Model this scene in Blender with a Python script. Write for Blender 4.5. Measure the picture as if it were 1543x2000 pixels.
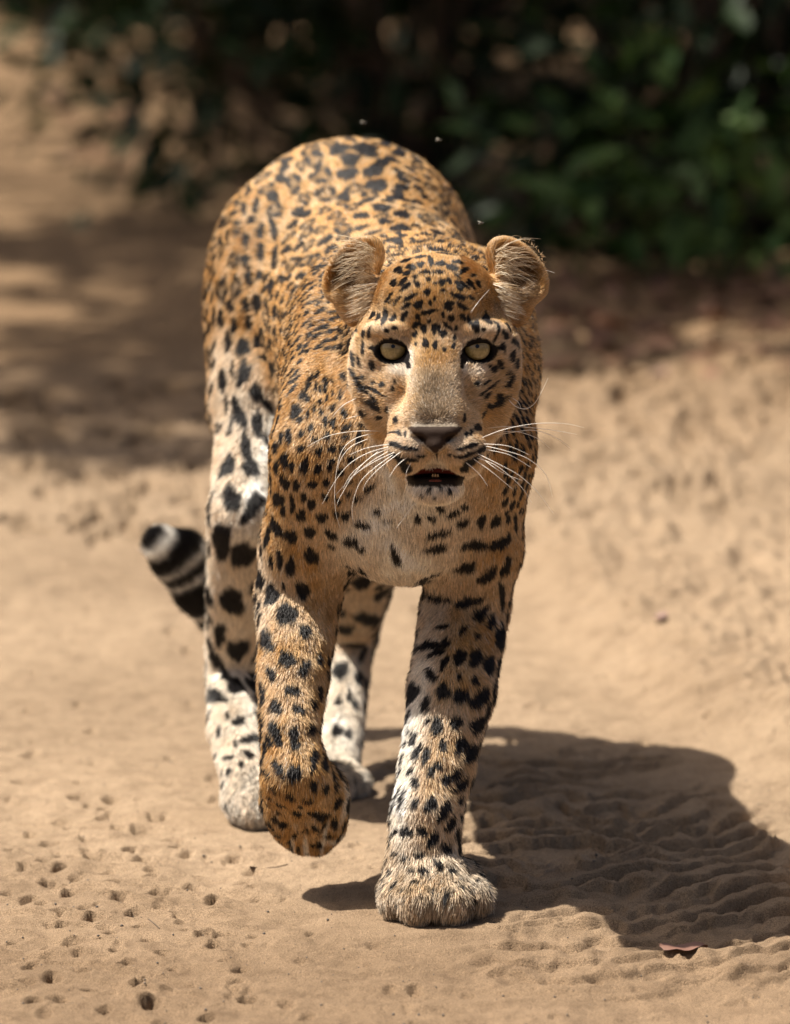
import bpy, math, os, random
import numpy as np
from mathutils import Vector, Matrix
from mathutils.bvhtree import BVHTree

scene = bpy.context.scene
for o in list(bpy.data.objects):
    bpy.data.objects.remove(o)
rng = np.random.default_rng(7)
random.seed(7)

# ------------------------------------------------------------------ camera
CAM_H = 1.64
PITCH = math.radians(10.0)
FPX = 13000.0                       # focal length in photograph pixels (2000 px tall frame)
cam_data = bpy.data.cameras.new("camera")
cam = bpy.data.objects.new("camera", cam_data)
scene.collection.objects.link(cam)
cam.location = (0, 0, CAM_H)
cam.rotation_euler = (math.pi / 2 - PITCH, 0, 0)
cam_data.sensor_fit = 'VERTICAL'
cam_data.sensor_height = 24.0
cam_data.lens = FPX * 24.0 / 2000.0
cam_data.clip_start = 0.1
cam_data.clip_end = 500
cam_data.dof.use_dof = True
cam_data.dof.focus_distance = 6.95
cam_data.dof.aperture_fstop = 3.0
scene.camera = cam

# ------------------------------------------------------------------ light
SUN_EL = math.radians(63.5)
SHADOW = Vector((1.0, -0.20, 0)).normalized()          # the way shadows fall on the ground
to_sun = Vector((-SHADOW.x * math.cos(SUN_EL), -SHADOW.y * math.cos(SUN_EL), math.sin(SUN_EL)))
sun_data = bpy.data.lights.new("sun", 'SUN')
sun_data.energy = 5.0
sun_data.angle = math.radians(0.53)
sun_data.color = (1.0, 0.93, 0.82)
sun = bpy.data.objects.new("sun", sun_data)
scene.collection.objects.link(sun)
sun.rotation_euler = to_sun.to_track_quat('Z', 'Y').to_euler()
sun.location = (-4, 5, 9)

world = bpy.data.worlds.new("World")
scene.world = world
world.use_nodes = True
wn = world.node_tree.nodes
wl = world.node_tree.links
wn.clear()
sky = wn.new('ShaderNodeTexSky')
sky.sky_type = 'NISHITA'
sky.sun_disc = False
sky.sun_elevation = SUN_EL
sky.dust_density = 8.0
sky.ozone_density = 0.6
sky.sun_rotation = math.atan2(to_sun.x, to_sun.y)
bg = wn.new('ShaderNodeBackground')
bg.inputs['Strength'].default_value = 0.05
wo = wn.new('ShaderNodeOutputWorld')
wl.new(sky.outputs[0], bg.inputs[0])
wl.new(bg.outputs[0], wo.inputs[0])

scene.view_settings.view_transform = 'Standard'
scene.view_settings.look = 'None'
scene.view_settings.exposure = 0.85
scene.view_settings.gamma = 1.0
scene.render.engine = 'CYCLES'
scene.cycles.use_denoising = True
scene.cycles.max_bounces = 8
scene.cycles.diffuse_bounces = 4
scene.cycles.glossy_bounces = 3
scene.cycles.transmission_bounces = 4
scene.cycles.transparent_max_bounces = 8

# ------------------------------------------------------------------ helpers
FWD = np.array([0.0, math.cos(PITCH), -math.sin(PITCH)])
UPV = np.array([0.0, math.sin(PITCH), math.cos(PITCH)])
RGT = np.array([1.0, 0.0, 0.0])
CAM = np.array([0.0, 0.0, CAM_H])


def ray(px, py):
    return RGT * ((px - 771.5) / FPX) + UPV * ((1000.0 - py) / FPX) + FWD


def P(px, py, Y):
    """point of the place seen at photograph pixel (px, py) and standing Y metres away"""
    d = ray(px, py)
    return CAM + d * (Y / d[1])


def G(px, py, z=0.0):
    d = ray(px, py)
    return CAM + d * ((z - CAM_H) / d[2])


def project(p):
    q = np.asarray(p) - CAM
    w = q @ FWD
    return 771.5 + FPX * (q @ RGT) / w, 1000.0 - FPX * (q @ UPV) / w


def link(o, parent=None):
    scene.collection.objects.link(o)
    if parent is not None:
        o.parent = parent
        o.matrix_parent_inverse = parent.matrix_world.inverted()
    return o


def tag(o, label=None, cat=None, group=None, kind=None):
    if label: o["label"] = label
    if cat: o["category"] = cat
    if group: o["group"] = group
    if kind: o["kind"] = kind
    return o


def mesh_obj(name, verts, faces, mat=None, parent=None, smooth=True, loc=None):
    me = bpy.data.meshes.new(name)
    me.from_pydata([tuple(v) for v in verts], [], [tuple(f) for f in faces])
    me.update()
    if smooth:
        me.shade_smooth()
    if mat is not None:
        me.materials.append(mat)
    o = bpy.data.objects.new(name, me)
    if loc is not None:
        o.location = loc
    return link(o, parent)


def empty(name, loc):
    o = bpy.data.objects.new(name, None)
    o.location = loc
    o.empty_display_size = 0.1
    link(o)
    bpy.context.view_layer.update()
    return o


def fast_mesh(name, V, F):
    """V (n,3), F (m,k) numpy -> mesh data"""
    me = bpy.data.meshes.new(name)
    k = F.shape[1]
    me.vertices.add(len(V))
    me.vertices.foreach_set("co", np.ascontiguousarray(V, dtype=np.float32).ravel())
    me.loops.add(F.size)
    me.loops.foreach_set("vertex_index", np.ascontiguousarray(F, dtype=np.int32).ravel())
    me.polygons.add(len(F))
    me.polygons.foreach_set("loop_start", np.arange(0, F.size, k, dtype=np.int32))
    me.polygons.foreach_set("loop_total", np.full(len(F), k, dtype=np.int32))
    me.update(calc_edges=True)
    me.validate()
    me.shade_smooth()
    return me


def nodemat(name):
    m = bpy.data.materials.new(name)
    m.use_nodes = True
    nt = m.node_tree
    b = nt.nodes.get('Principled BSDF')
    return m, nt, b

# ------------------------------------------------------------------ ground
def hash2(ix, iy, seed):
    h = (ix * 374761393 + iy * 668265263 + seed * 982451653) & 0xFFFFFFFF
    h = ((h ^ (h >> 13)) * 1274126177) & 0xFFFFFFFF
    return ((h ^ (h >> 16)) & 0xFFFF) / 65535.0


def vnoise(x, y, seed=0):
    ix = np.floor(x).astype(np.int64); iy = np.floor(y).astype(np.int64)
    fx = x - ix; fy = y - iy
    fx = fx * fx * fx * (fx * (fx * 6 - 15) + 10); fy = fy * fy * fy * (fy * (fy * 6 - 15) + 10)
    a = hash2(ix, iy, seed); b_ = hash2(ix + 1, iy, seed); c = hash2(ix, iy + 1, seed); d = hash2(ix + 1, iy + 1, seed)
    return (a * (1 - fx) + b_ * fx) * (1 - fy) + (c * (1 - fx) + d * fx) * fy - 0.5


def sstep(a, b_, x):
    t = np.clip((x - a) / (b_ - a), 0, 1)
    return t * t * (3 - 2 * t)


def grade(segs):
    xs = [segs[0][0]]
    for end, st0, st1 in segs[1:]:
        a = xs[-1]; x = a
        while x < end:
            t = (x - a) / (end - a)
            x = x + st0 + (st1 - st0) * t
            xs.append(x)
    return np.array(xs)


gr = grade([(0,), (0.50, 0.003, 0.0034), (0.8, 0.004, 0.012), (2.2, 0.012, 0.10), (14, 0.12, 1.6), (120, 2, 20)])
gx = np.concatenate([-gr[:0:-1], gr])
gy = np.concatenate([[-60, -20, -6, 0, 3], grade([(4.6,), (6.2, 0.05, 0.004), (7.5, 0.0034, 0.004), (9.2, 0.004, 0.009), (16, 0.010, 0.05), (40, 0.06, 1.6), (160, 2, 20)])])
GX, GY = np.meshgrid(gx, gy)
near = sstep(20, 14, GY) * sstep(6, 2, np.abs(GX))
GZ = 0.030 * vnoise(GX * 1.3 + 5, GY * 0.9, 1) * sstep(0.2, 0.6, np.hypot(GX, (GY - 7.2) * 0.5)) * near
GZ += near * (0.010 * vnoise(GX * 7, GY * 4.5, 2) + 0.0055 * vnoise(GX * 19, GY * 12, 3) + 0.0028 * vnoise(GX * 46, GY * 30, 4) + 0.0018 * vnoise(GX * 110, GY * 80, 5) + 0.0011 * vnoise(GX * 210, GY * 150, 6))
# the raised, trodden shoulder of the track on the right
ex, ey = 0.38 - 0.15, 7.56 - 8.60
el = math.hypot(ex, ey); nx, ny = -ey / el, ex / el
sd = (GX - 0.15) * nx + (GY - 8.60) * ny
sd = sd + 0.03 * vnoise(GX * 6, GY * 3, 7)
berm = sstep(0.0, 0.14, sd) * sstep(6.4, 7.2, GY) * sstep(3, 1.0, np.abs(GX)) * sstep(13, 11, GY)
GZ += 0.045 * berm
rough = berm * near
cl = vnoise(GX * 30, GY * 15, 8) + 0.6 * vnoise(GX * 62, GY * 30, 9)
GZ += rough * (0.016 * np.clip(cl, -0.6, 0.6) + 0.006 * vnoise(GX * 120, GY * 60, 10))
# tread blocks pressed into the rut under the shadow
rut = sstep(0.02, 0.08, GX + 0.10 * (GY - 7.0)) * sstep(-0.01, -0.06, sd) * sstep(6.45, 6.6, GY) * sstep(7.9, 7.4, GY)
tilt = 0.10 + 0.55 * sstep(0.22, 0.42, GX)
ph = (GY * 1.0 - tilt * (GX - 0.16) + 0.060 * vnoise(GX * 11, GY * 7, 12) + 0.030 * vnoise(GX * 33, GY * 20, 17) + 0.012 * vnoise(GX * 90, GY * 60, 20)) / 0.068
bar = np.abs((ph % 1.0) - 0.5) * 2
brk = sstep(-0.22, 0.12, vnoise(GX * 13 + 3 * np.floor(ph), GY * 5, 13))
GZ += rut * (0.35 + 0.65 * sstep(6.66, 6.85, GY)) * brk * 0.0185 * (sstep(0.36, 0.56, bar) - 0.45) * (0.45 + 1.1 * (vnoise(GX * 8, GY * 8, 14) + 0.5))
GZ += rut * (0.008 * vnoise(GX * 26, GY * 15, 18) + 0.006 * vnoise(GX * 60, GY * 34, 19))
# ridges pushed up left of the standing paw and in front
ph2 = (GY - 0.10 * GX + 0.05 * vnoise(GX * 7, GY * 5, 15)) / 0.072
ridge = sstep(0.35, 0.9, np.abs((ph2 % 1.0) - 0.5) * 2)
frontm = sstep(7.1, 6.75, GY) * sstep(0.16, 0.02, np.abs(GX - 0.02))
GZ += frontm * 0.0055 * ridge * (vnoise(GX * 11, GY * 9, 16) + 0.5)

# fainter tread marks on the left
phl = (GY + 0.55 * (GX + 0.25) + 0.05 * vnoise(GX * 10, GY * 6, 41)) / 0.052
left = sstep(-0.08, -0.16, GX - 0.1 * (GY - 7)) * sstep(7.9, 7.2, GY) * near
GZ += left * 0.0050 * (sstep(0.35, 0.75, np.abs((phl % 1.0) - 0.5) * 2) - 0.4) * sstep(-0.15, 0.2, vnoise(GX * 12 + 5 * np.floor(phl), GY * 4, 42))
GZ += left * (0.0045 * vnoise(GX * 28, GY * 16, 43) + 0.003 * vnoise(GX * 70, GY * 40, 44))
# pits along the old tyre marks on the left, and scattered ones
prng = np.random.default_rng(21)
pits = []
ROWS = """139,1609 166,1633 186,1663 210,1697 218,1722 233,1754 250,1783 272,1810 292,1838 319,1862 340,1890 362,1918 385,1948 405,1980
255,1658 277,1673 294,1697 294,1712 314,1746 336,1781 353,1791 363,1815 397,1823 420,1850 440,1880 462,1912 480,1945
338,1636 348,1650 363,1665 385,1702 373,1727 420,1756 424,1773 432,1825 455,1862 470,1893
129,1665 122,1692 151,1709 142,1744 171,1771 186,1793 210,1828 233,1857 250,1885 275,1915 295,1950 318,1985
119,1776 124,1803 142,1838 149,1857 165,1890 185,1925 205,1960
150,1555 175,1570 112,1600 200,1590 230,1612 329,1532 218,1559 198,1574 274,1616 306,1599 452,1673 479,1724 506,1749
95,1640 88,1680 100,1720 82,1760 98,1800 90,1850 105,1900 118,1950 60,1620 50,1690 62,1750 45,1810 58,1880 70,1950 20,1660 15,1740 25,1830 18,1920"""
for ln_ in ROWS.splitlines():
    for t in ln_.split():
        x, y = (float(q) for q in t.split(','))
        for k in range(1 + int(prng.random() < 0.55)):
            p = G(x + k * prng.normal() * 9, y + k * prng.normal() * 7)
            sc_ = (0.55 if k else 1.0) * (0.8 + 0.4 * prng.random())
            pits.append((p[0], p[1], 0.0080 * sc_, 0.0120 * sc_, 0.0115 * sc_))
for i in range(260):
    px, py = prng.random() * 1543, 1000 + prng.random() * 1000
    p = G(px, py)
    s_ = 0.4 + 0.7 * prng.random()
    pits.append((p[0], p[1], 0.005 * s_ + .002, 0.010 * s_ + .004, (0.003 + 0.005 * prng.random()) * s_))
for i in range(500):
    p = G(prng.random() * 1543, 760 + prng.random() * 300)
    s_ = 0.6 + 1.2 * prng.random()
    pits.append((p[0], p[1], 0.012 * s_, 0.03 * s_, 0.010 * s_))
for x, y, rx, ry, dp in pits:
    i0, i1 = np.searchsorted(gx, [x - rx * 2.6, x + rx * 2.6]); j0, j1 = np.searchsorted(gy, [y - ry * 2.6, y + ry * 2.6])
    if i1 - i0 < 2 or j1 - j0 < 2: continue
    a = GX[j0:j1, i0:i1]; b_ = GY[j0:j1, i0:i1]
    r = np.hypot((a - x) / rx, (b_ - y) / ry) + 1.25 * vnoise(a * 105, b_ * 50, 31) + 0.4 * vnoise(a * 260, b_ * 140, 32)
    GZ[j0:j1, i0:i1] += -dp * sstep(1.05, 0.62, r) + 0.10 * dp * np.exp(-((r - 1.5) / 0.4) ** 2)
# the feet press in a little, and the sand stays below them
for fx, fy, fr in ((0.045, 6.84, 0.075), (-0.165, 7.30, 0.06), (-0.07, 7.45, 0.06)):
    d_ = np.hypot(GX - fx, GY - fy)
    wgt = sstep(fr * 2.0, fr * 0.9, d_)
    GZ = GZ * (1 - wgt) + wgt * np.minimum(GZ * 0.3, 0.002)
    GZ += 0.004 * np.exp(-((d_ - fr * 1.15) / 0.018) ** 2) * (0.6 + vnoise(GX * 25, GY * 25, 33))
nxn, nyn = len(gx), len(gy)
idx = np.arange(nxn * nyn).reshape(nyn, nxn)
GF = np.stack([idx[:-1, :-1], idx[:-1, 1:], idx[1:, 1:], idx[1:, :-1]], -1).reshape(-1, 4)
gme = fast_mesh("ground", np.stack([GX, GY, GZ], -1).reshape(-1, 3), GF)
ga = gme.attributes.new("rough_zone", 'FLOAT', 'POINT')
ga.data.foreach_set('value', rough.astype(np.float32).ravel())


def ground_z(x, y):
    i = int(np.clip(np.searchsorted(gx, x), 1, nxn - 1)); j = int(np.clip(np.searchsorted(gy, y), 1, nyn - 1))
    return float(GZ[j, i])


m, nt, b = nodemat("sand")
geo = nt.nodes.new('ShaderNodeNewGeometry')


def tex(scale, detail=4, rough_=0.55, vec=None):
    t = nt.nodes.new('ShaderNodeTexNoise'); t.inputs['Scale'].default_value = scale
    t.inputs['Detail'].default_value = detail; t.inputs['Roughness'].default_value = rough_
    nt.links.new(geo.outputs['Position'] if vec is None else vec, t.inputs['Vector'])
    return t


def ramp(src, stops):
    r = nt.nodes.new('ShaderNodeValToRGB')
    e = r.color_ramp.elements
    e[0].position, e[0].color = stops[0][0], (*stops[0][1], 1)
    e[1].position, e[1].color = stops[-1][0], (*stops[-1][1], 1)
    for p_, c_ in stops[1:-1]:
        x = e.new(p_); x.color = (*c_, 1)
    nt.links.new(src, r.inputs[0])
    return r.outputs[0]


def mixc(f, a, b_, mode='MIX'):
    x = nt.nodes.new('ShaderNodeMixRGB'); x.blend_type = mode
    if isinstance(f, float): x.inputs[0].default_value = f
    else: nt.links.new(f, x.inputs[0])
    nt.links.new(a, x.inputs[1]); nt.links.new(b_, x.inputs[2])
    return x.outputs[0]


t1 = tex(2.2, 5); t2 = tex(26, 5); t3 = tex(900, 2); t4 = tex(420, 3); t5 = tex(75, 4, 0.7)
c1 = ramp(t1.outputs[0], [(0.3, (0.305, 0.218, 0.14)), (0.52, (0.365, 0.265, 0.173)), (0.72, (0.405, 0.297, 0.198))])
c2 = ramp(t2.outputs[0], [(0.30, (0.70, 0.68, 0.66)), (0.55, (1, 1, 1))])
c3 = ramp(t3.outputs[0], [(0.34, (0.38, 0.34, 0.30)), (0.50, (0.95, 0.95, 0.95)), (0.66, (1.4, 1.36, 1.3))])
c5 = ramp(t5.outputs[0], [(0.28, (0.50, 0.45, 0.40)), (0.40, (1, 1, 1))])
c = mixc(0.8, c1, c2, 'MULTIPLY'); c = mixc(0.85, c, c3, 'MULTIPLY'); c = mixc(0.55, c, c5, 'MULTIPLY')
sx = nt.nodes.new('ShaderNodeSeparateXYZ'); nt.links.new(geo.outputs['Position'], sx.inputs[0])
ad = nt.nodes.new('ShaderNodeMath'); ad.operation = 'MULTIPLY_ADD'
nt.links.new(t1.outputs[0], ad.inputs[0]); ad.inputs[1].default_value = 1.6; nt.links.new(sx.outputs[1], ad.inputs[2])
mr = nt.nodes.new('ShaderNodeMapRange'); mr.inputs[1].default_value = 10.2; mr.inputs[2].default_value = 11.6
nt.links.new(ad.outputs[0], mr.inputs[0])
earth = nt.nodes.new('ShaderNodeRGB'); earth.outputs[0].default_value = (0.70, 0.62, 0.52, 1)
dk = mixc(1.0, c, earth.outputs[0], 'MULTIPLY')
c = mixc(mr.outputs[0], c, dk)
ad2 = nt.nodes.new('ShaderNodeMath'); ad2.operation = 'MULTIPLY_ADD'
nt.links.new(t1.outputs[0], ad2.inputs[0]); ad2.inputs[1].default_value = 0.7; nt.links.new(sx.outputs[1], ad2.inputs[2])
mr2 = nt.nodes.new('ShaderNodeMapRange'); mr2.inputs[1].default_value = 7.55; mr2.inputs[2].default_value = 6.95
nt.links.new(ad2.outputs[0], mr2.inputs[0])
damp_vignette = nt.nodes.new('ShaderNodeRGB'); damp_vignette.outputs[0].default_value = (0.74, 0.70, 0.66, 1)  # near sand darker: packed damp sand plus lens vignetting put into the colour
c = mixc(mr2.outputs[0], c, mixc(1.0, c, damp_vignette.outputs[0], 'MULTIPLY'))
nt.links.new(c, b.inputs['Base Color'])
b.inputs['Roughness'].default_value = 0.9
b.inputs['Specular IOR Level'].default_value = 0.25
bm1 = nt.nodes.new('ShaderNodeBump'); bm1.inputs['Strength'].default_value = 1.0; bm1.inputs['Distance'].default_value = 0.0020
nt.links.new(t3.outputs[0], bm1.inputs['Height'])
bm2 = nt.nodes.new('ShaderNodeBump'); bm2.inputs['Strength'].default_value = 0.7; bm2.inputs['Distance'].default_value = 0.003
nt.links.new(t4.outputs[0], bm2.inputs['Height']); nt.links.new(bm2.outputs[0], bm1.inputs['Normal'])
nt.links.new(bm1.outputs[0], b.inputs['Normal'])
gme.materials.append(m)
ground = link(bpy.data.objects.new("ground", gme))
tag(ground, "pale sandy track with tyre marks and small pits", None, None, "structure")

# ------------------------------------------------------------------ bushes, shade trees, litter
def leaf_mat(name, c0, c1, trans=0.25):
    m, nt, b = nodemat(name)
    oi = nt.nodes.new('ShaderNodeNewGeometry')
    r = nt.nodes.new('ShaderNodeValToRGB')
    r.color_ramp.elements[0].color = (*c0, 1); r.color_ramp.elements[1].color = (*c1, 1)
    nt.links.new(oi.outputs['Random Per Island'], r.inputs[0])
    nt.links.new(r.outputs[0], b.inputs['Base Color'])
    b.inputs['Roughness'].default_value = 0.55
    b.inputs['Specular IOR Level'].default_value = 0.22
    tr = nt.nodes.new('ShaderNodeBsdfTranslucent'); nt.links.new(r.outputs[0], tr.inputs[0])
    mx = nt.nodes.new('ShaderNodeMixShader'); mx.inputs[0].default_value = trans
    out = nt.nodes['Material Output']
    nt.links.new(b.outputs[0], mx.inputs[1]); nt.links.new(tr.outputs[0], mx.inputs[2]); nt.links.new(mx.outputs[0], out.inputs[0])
    return m


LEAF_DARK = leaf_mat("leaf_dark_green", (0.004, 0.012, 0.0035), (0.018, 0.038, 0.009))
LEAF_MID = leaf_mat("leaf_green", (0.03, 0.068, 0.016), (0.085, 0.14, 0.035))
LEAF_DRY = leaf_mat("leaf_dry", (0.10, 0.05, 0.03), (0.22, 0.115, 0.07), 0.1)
bark, nt_, b_ = nodemat("bark")
n_ = nt_.nodes.new('ShaderNodeTexNoise'); n_.inputs['Scale'].default_value = 30; n_.inputs['Detail'].default_value = 6
r_ = nt_.nodes.new('ShaderNodeValToRGB'); r_.color_ramp.elements[0].color = (0.045, 0.03, 0.02, 1); r_.color_ramp.elements[1].color = (0.16, 0.11, 0.075, 1)
nt_.links.new(n_.outputs[0], r_.inputs[0]); nt_.links.new(r_.outputs[0], b_.inputs['Base Color']); b_.inputs['Roughness'].default_value = 0.9


def leaves_mesh(name, centers, dirs, nrms, lens, wid=0.42):
    """folded pointed leaves: 6 verts, 4 triangles each"""
    n = len(centers)
    d = norm(dirs); up = norm(nrms - d * (nrms * d).sum(1, keepdims=True)); sd_ = np.cross(d, up)
    l = lens[:, None]
    V = np.stack([centers, centers + d * l * .38 + sd_ * l * wid * .5 + up * l * .07, centers + d * l * .38 - sd_ * l * wid * .5 + up * l * .07,
                  centers + d * l - up * l * .06, centers + d * l * .72 + sd_ * l * wid * .33 + up * l * .03, centers + d * l * .72 - sd_ * l * wid * .33 + up * l * .03, centers + d * l * .55 - up * l * .02], 1).reshape(-1, 3)
    f = np.array([[0, 6, 1], [0, 2, 6], [1, 6, 4], [2, 5, 6], [4, 6, 3], [5, 3, 6]])
    Fc = (f[None] + (np.arange(n) * 7)[:, None, None]).reshape(-1, 3)
    me = fast_mesh(name, V, Fc)
    return me


def norm(a):
    return a / np.maximum(np.linalg.norm(a, axis=-1, keepdims=True), 1e-12)


def tube(V, Fc, path, radii, seg=7):
    base = len(V); n = len(path)
    for i, q in enumerate(path):
        tg = path[min(i + 1, n - 1)] - path[max(i - 1, 0)]; tg = tg / np.linalg.norm(tg)
        ref = np.array([0, 0, 1.0]) if abs(tg[2]) < 0.9 else np.array([1.0, 0, 0])
        n1 = np.cross(tg, ref); n1 /= np.linalg.norm(n1); n2 = np.cross(tg, n1)
        for j in range(seg):
            a = 2 * math.pi * j / seg
            V.append(q + radii[i] * (n1 * math.cos(a) + n2 * math.sin(a)))
    for i in range(n - 1):
        for j in range(seg):
            Fc.append((base + i * seg + j, base + i * seg + (j + 1) % seg, base + (i + 1) * seg + (j + 1) % seg, base + (i + 1) * seg + j))


vr = np.random.default_rng(77)


def limb(a, b_, bend, n=8):
    ts = np.linspace(0, 1, n)
    off = vr.normal(size=3) * bend
    return [a + (b_ - a) * t + off * math.sin(math.pi * t) + vr.normal(size=3) * bend * 0.15 for t in ts]


def bush(cx, cy, rx, ry, h, nclump, nleaf, ll, mat, label, z0=0.0):
    root_ = empty("bush", (cx, cy, 0))
    tag(root_, label, "bush", "bushes behind the leopard")
    V, Fc = [], []
    C, D, Nn, Ls = [], [], [], []
    for i in range(nclump):
        a = vr.random() * 6.283; rr_ = math.sqrt(vr.random())
        zz = h * (0.06 + 0.94 * vr.random() ** 0.9)
        sh = 1.0 - 0.45 * max(0, (zz / h - 0.6) / 0.4)
        c = np.array([cx + rx * rr_ * sh * math.cos(a), cy + ry * rr_ * sh * math.sin(a), zz])
        p0 = np.array([cx + 0.2 * (c[0] - cx), cy + 0.2 * (c[1] - cy), -0.02])
        if i % 3 == 0:
            tube(V, Fc, limb(p0, c, 0.08), np.linspace(0.018, 0.004, 8), 6)
        n = max(4, int(nleaf / nclump * (0.5 + vr.random())))
        o = vr.normal(size=(n, 3)) * np.array([0.12, 0.12, 0.10]) * (0.6 + 0.8 * vr.random())
        C.append(c + o); D.append(norm(o) + vr.normal(size=(n, 3)) * 0.6 + np.array([0, 0, -0.25]))
        Nn.append(vr.normal(size=(n, 3)) * 0.6 + np.array([0, 0, 1.0])); Ls.append(ll * (0.6 + 0.8 * vr.random(n)))
    C = np.concatenate(C)
    C[:, 2] = np.maximum(C[:, 2], 0.03)
    me = leaves_mesh("foliage", C, np.concatenate(D), np.concatenate(Nn), np.concatenate(Ls))
    me.materials.append(mat)
    link(bpy.data.objects.new("foliage", me), root_)
    mesh_obj("stem", V, Fc, bark, root_)
    return root_


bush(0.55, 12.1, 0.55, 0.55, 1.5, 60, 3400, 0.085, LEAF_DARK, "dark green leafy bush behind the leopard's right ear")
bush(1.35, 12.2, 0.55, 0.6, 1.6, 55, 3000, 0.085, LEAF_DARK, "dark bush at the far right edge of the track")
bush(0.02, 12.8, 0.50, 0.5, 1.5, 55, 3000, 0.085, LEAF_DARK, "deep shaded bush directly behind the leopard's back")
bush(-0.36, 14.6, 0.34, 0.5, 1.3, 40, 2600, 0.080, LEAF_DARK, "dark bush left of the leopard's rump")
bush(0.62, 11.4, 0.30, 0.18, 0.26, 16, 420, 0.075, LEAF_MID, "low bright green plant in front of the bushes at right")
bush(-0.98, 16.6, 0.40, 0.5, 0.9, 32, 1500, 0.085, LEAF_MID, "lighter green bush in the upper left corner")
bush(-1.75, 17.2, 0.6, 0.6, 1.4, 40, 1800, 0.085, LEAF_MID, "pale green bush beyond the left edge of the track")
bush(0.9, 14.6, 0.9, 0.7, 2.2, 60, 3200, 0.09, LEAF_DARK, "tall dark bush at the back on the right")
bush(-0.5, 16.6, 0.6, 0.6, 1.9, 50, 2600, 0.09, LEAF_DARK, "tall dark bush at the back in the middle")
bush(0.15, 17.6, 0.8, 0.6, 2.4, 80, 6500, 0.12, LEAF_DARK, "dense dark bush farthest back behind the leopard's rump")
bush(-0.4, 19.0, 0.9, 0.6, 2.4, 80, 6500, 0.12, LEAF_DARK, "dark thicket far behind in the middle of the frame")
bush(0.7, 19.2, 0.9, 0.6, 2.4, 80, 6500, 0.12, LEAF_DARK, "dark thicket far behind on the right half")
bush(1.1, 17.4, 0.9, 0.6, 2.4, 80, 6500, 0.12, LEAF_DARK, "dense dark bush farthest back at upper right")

# shade trees standing left of the track, outside the picture; their crowns throw the dappled shade
ts_ = np.array(to_sun)


def shade_tree(x, y, h, targets, label, leaf=0.11, per=150):
    root_ = empty("tree", (x, y, 0))
    tag(root_, label, "tree", "trees beside the track")
    V, Fc = [], []
    top = np.array([x + 0.15, y, h * 0.62])
    tube(V, Fc, limb(np.array([x, y, -0.1]), top, 0.12, 12), np.linspace(0.16, 0.09, 12), 12)
    C, D, Nn, Ls = [], [], [], []
    for (tx_, ty_, r_, dz, dens_) in targets:
        zc = h * (0.75 + 0.3 * dz)
        c = np.array([tx_, ty_, 0]) + ts_ * (zc / ts_[2])
        tube(V, Fc, limb(top - np.array([0, 0, 0.3 * vr.random()]), c, 0.18, 9), np.linspace(0.032, 0.008, 9), 7)
        n = int(per * dens_ * (r_ / 0.35) ** 2)
        u_ = norm(vr.normal(size=(n, 3))) * (vr.random((n, 1)) ** 0.45)
        o = u_ * np.array([r_, r_, r_ * 0.7])
        C.append(c + o); D.append(u_ + vr.normal(size=(n, 3)) * 0.7 + np.array([0, 0, -0.4])); Nn.append(vr.normal(size=(n, 3)) * 0.7 + np.array([0, 0, 1.0]))
        Ls.append(leaf * (0.6 + 0.8 * vr.random(n)))
    me = leaves_mesh("crown", np.concatenate(C), np.concatenate(D), np.concatenate(Nn), np.concatenate(Ls), 0.5)
    me.materials.append(LEAF_MID)
    link(bpy.data.objects.new("crown", me), root_)
    mesh_obj("trunk", V, Fc, bark, root_)


def gpt(px, py):
    p = G(px, py)
    return p[0], p[1]


T1 = []
for px, py, r_, dn in ((160, 880, .16, 1.3), (260, 880, .16, 1.3), (360, 885, .16, 1.3), (460, 870, .2, 1.3), (130, 760, .26, 1.1), (330, 770, .28, 1.1), (200, 700, .3, 1.2), (420, 720, .3, 1.2),
                        (560, 800, .3, 1.2), (350, 660, .3, 1.2), (250, 480, .35, 1.2), (420, 560, .35, 1.3), (140, 460, .34, 1.2), (260, 800, .2, 1.1), (400, 810, .22, 1.1), (400, 420, .32, 1.2), (470, 330, .36, 1.2), (450, 640, .3, 1.2), (130, 830, .12, 1), (520, 480, .4, 1.3), (660, 700, .35, 1.2), (640, 560, .4, 1.2)):
    T1.append((*gpt(px, py), r_ * 0.90, vr.random(), dn))
shade_tree(-4.4, 10.2, 5.0, T1, "broad leafy tree shading the track on the left")
T2 = []
for px, py, r_, dn in ((780, 640, .4, 1.3), (900, 620, .4, 1.3), (1030, 640, .32, 1.2), (1160, 640, .32, 1.2), (1300, 620, .36, 1.2), (1430, 620, .36, 1.2), (1100, 755, .16, 1.0), (1220, 745, .12, .8), (1500, 700, .25, 1)):
    T2.append((*gpt(px, py), r_, vr.random(), dn))
for x_, y_, r_ in ((.1, 12.2, .5), (.6, 12.1, .5), (1.1, 12.2, .5), (1.6, 12.4, .5), (.3, 13.0, .55), (.9, 13.0, .55), (1.5, 13.2, .55), (0, 13.8, .5), (.7, 14.2, .6), (1.5, 14.4, .6), (-.3, 15.2, .5), (.4, 15.3, .6), (1.2, 15.6, .6), (-.1, 16.6, .6)):
    T2.append((x_, y_, r_, vr.random(), 1.25))
shade_tree(-4.0, 13.6, 6.0, T2, "taller tree shading the bushes at the back", leaf=0.13)

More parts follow.
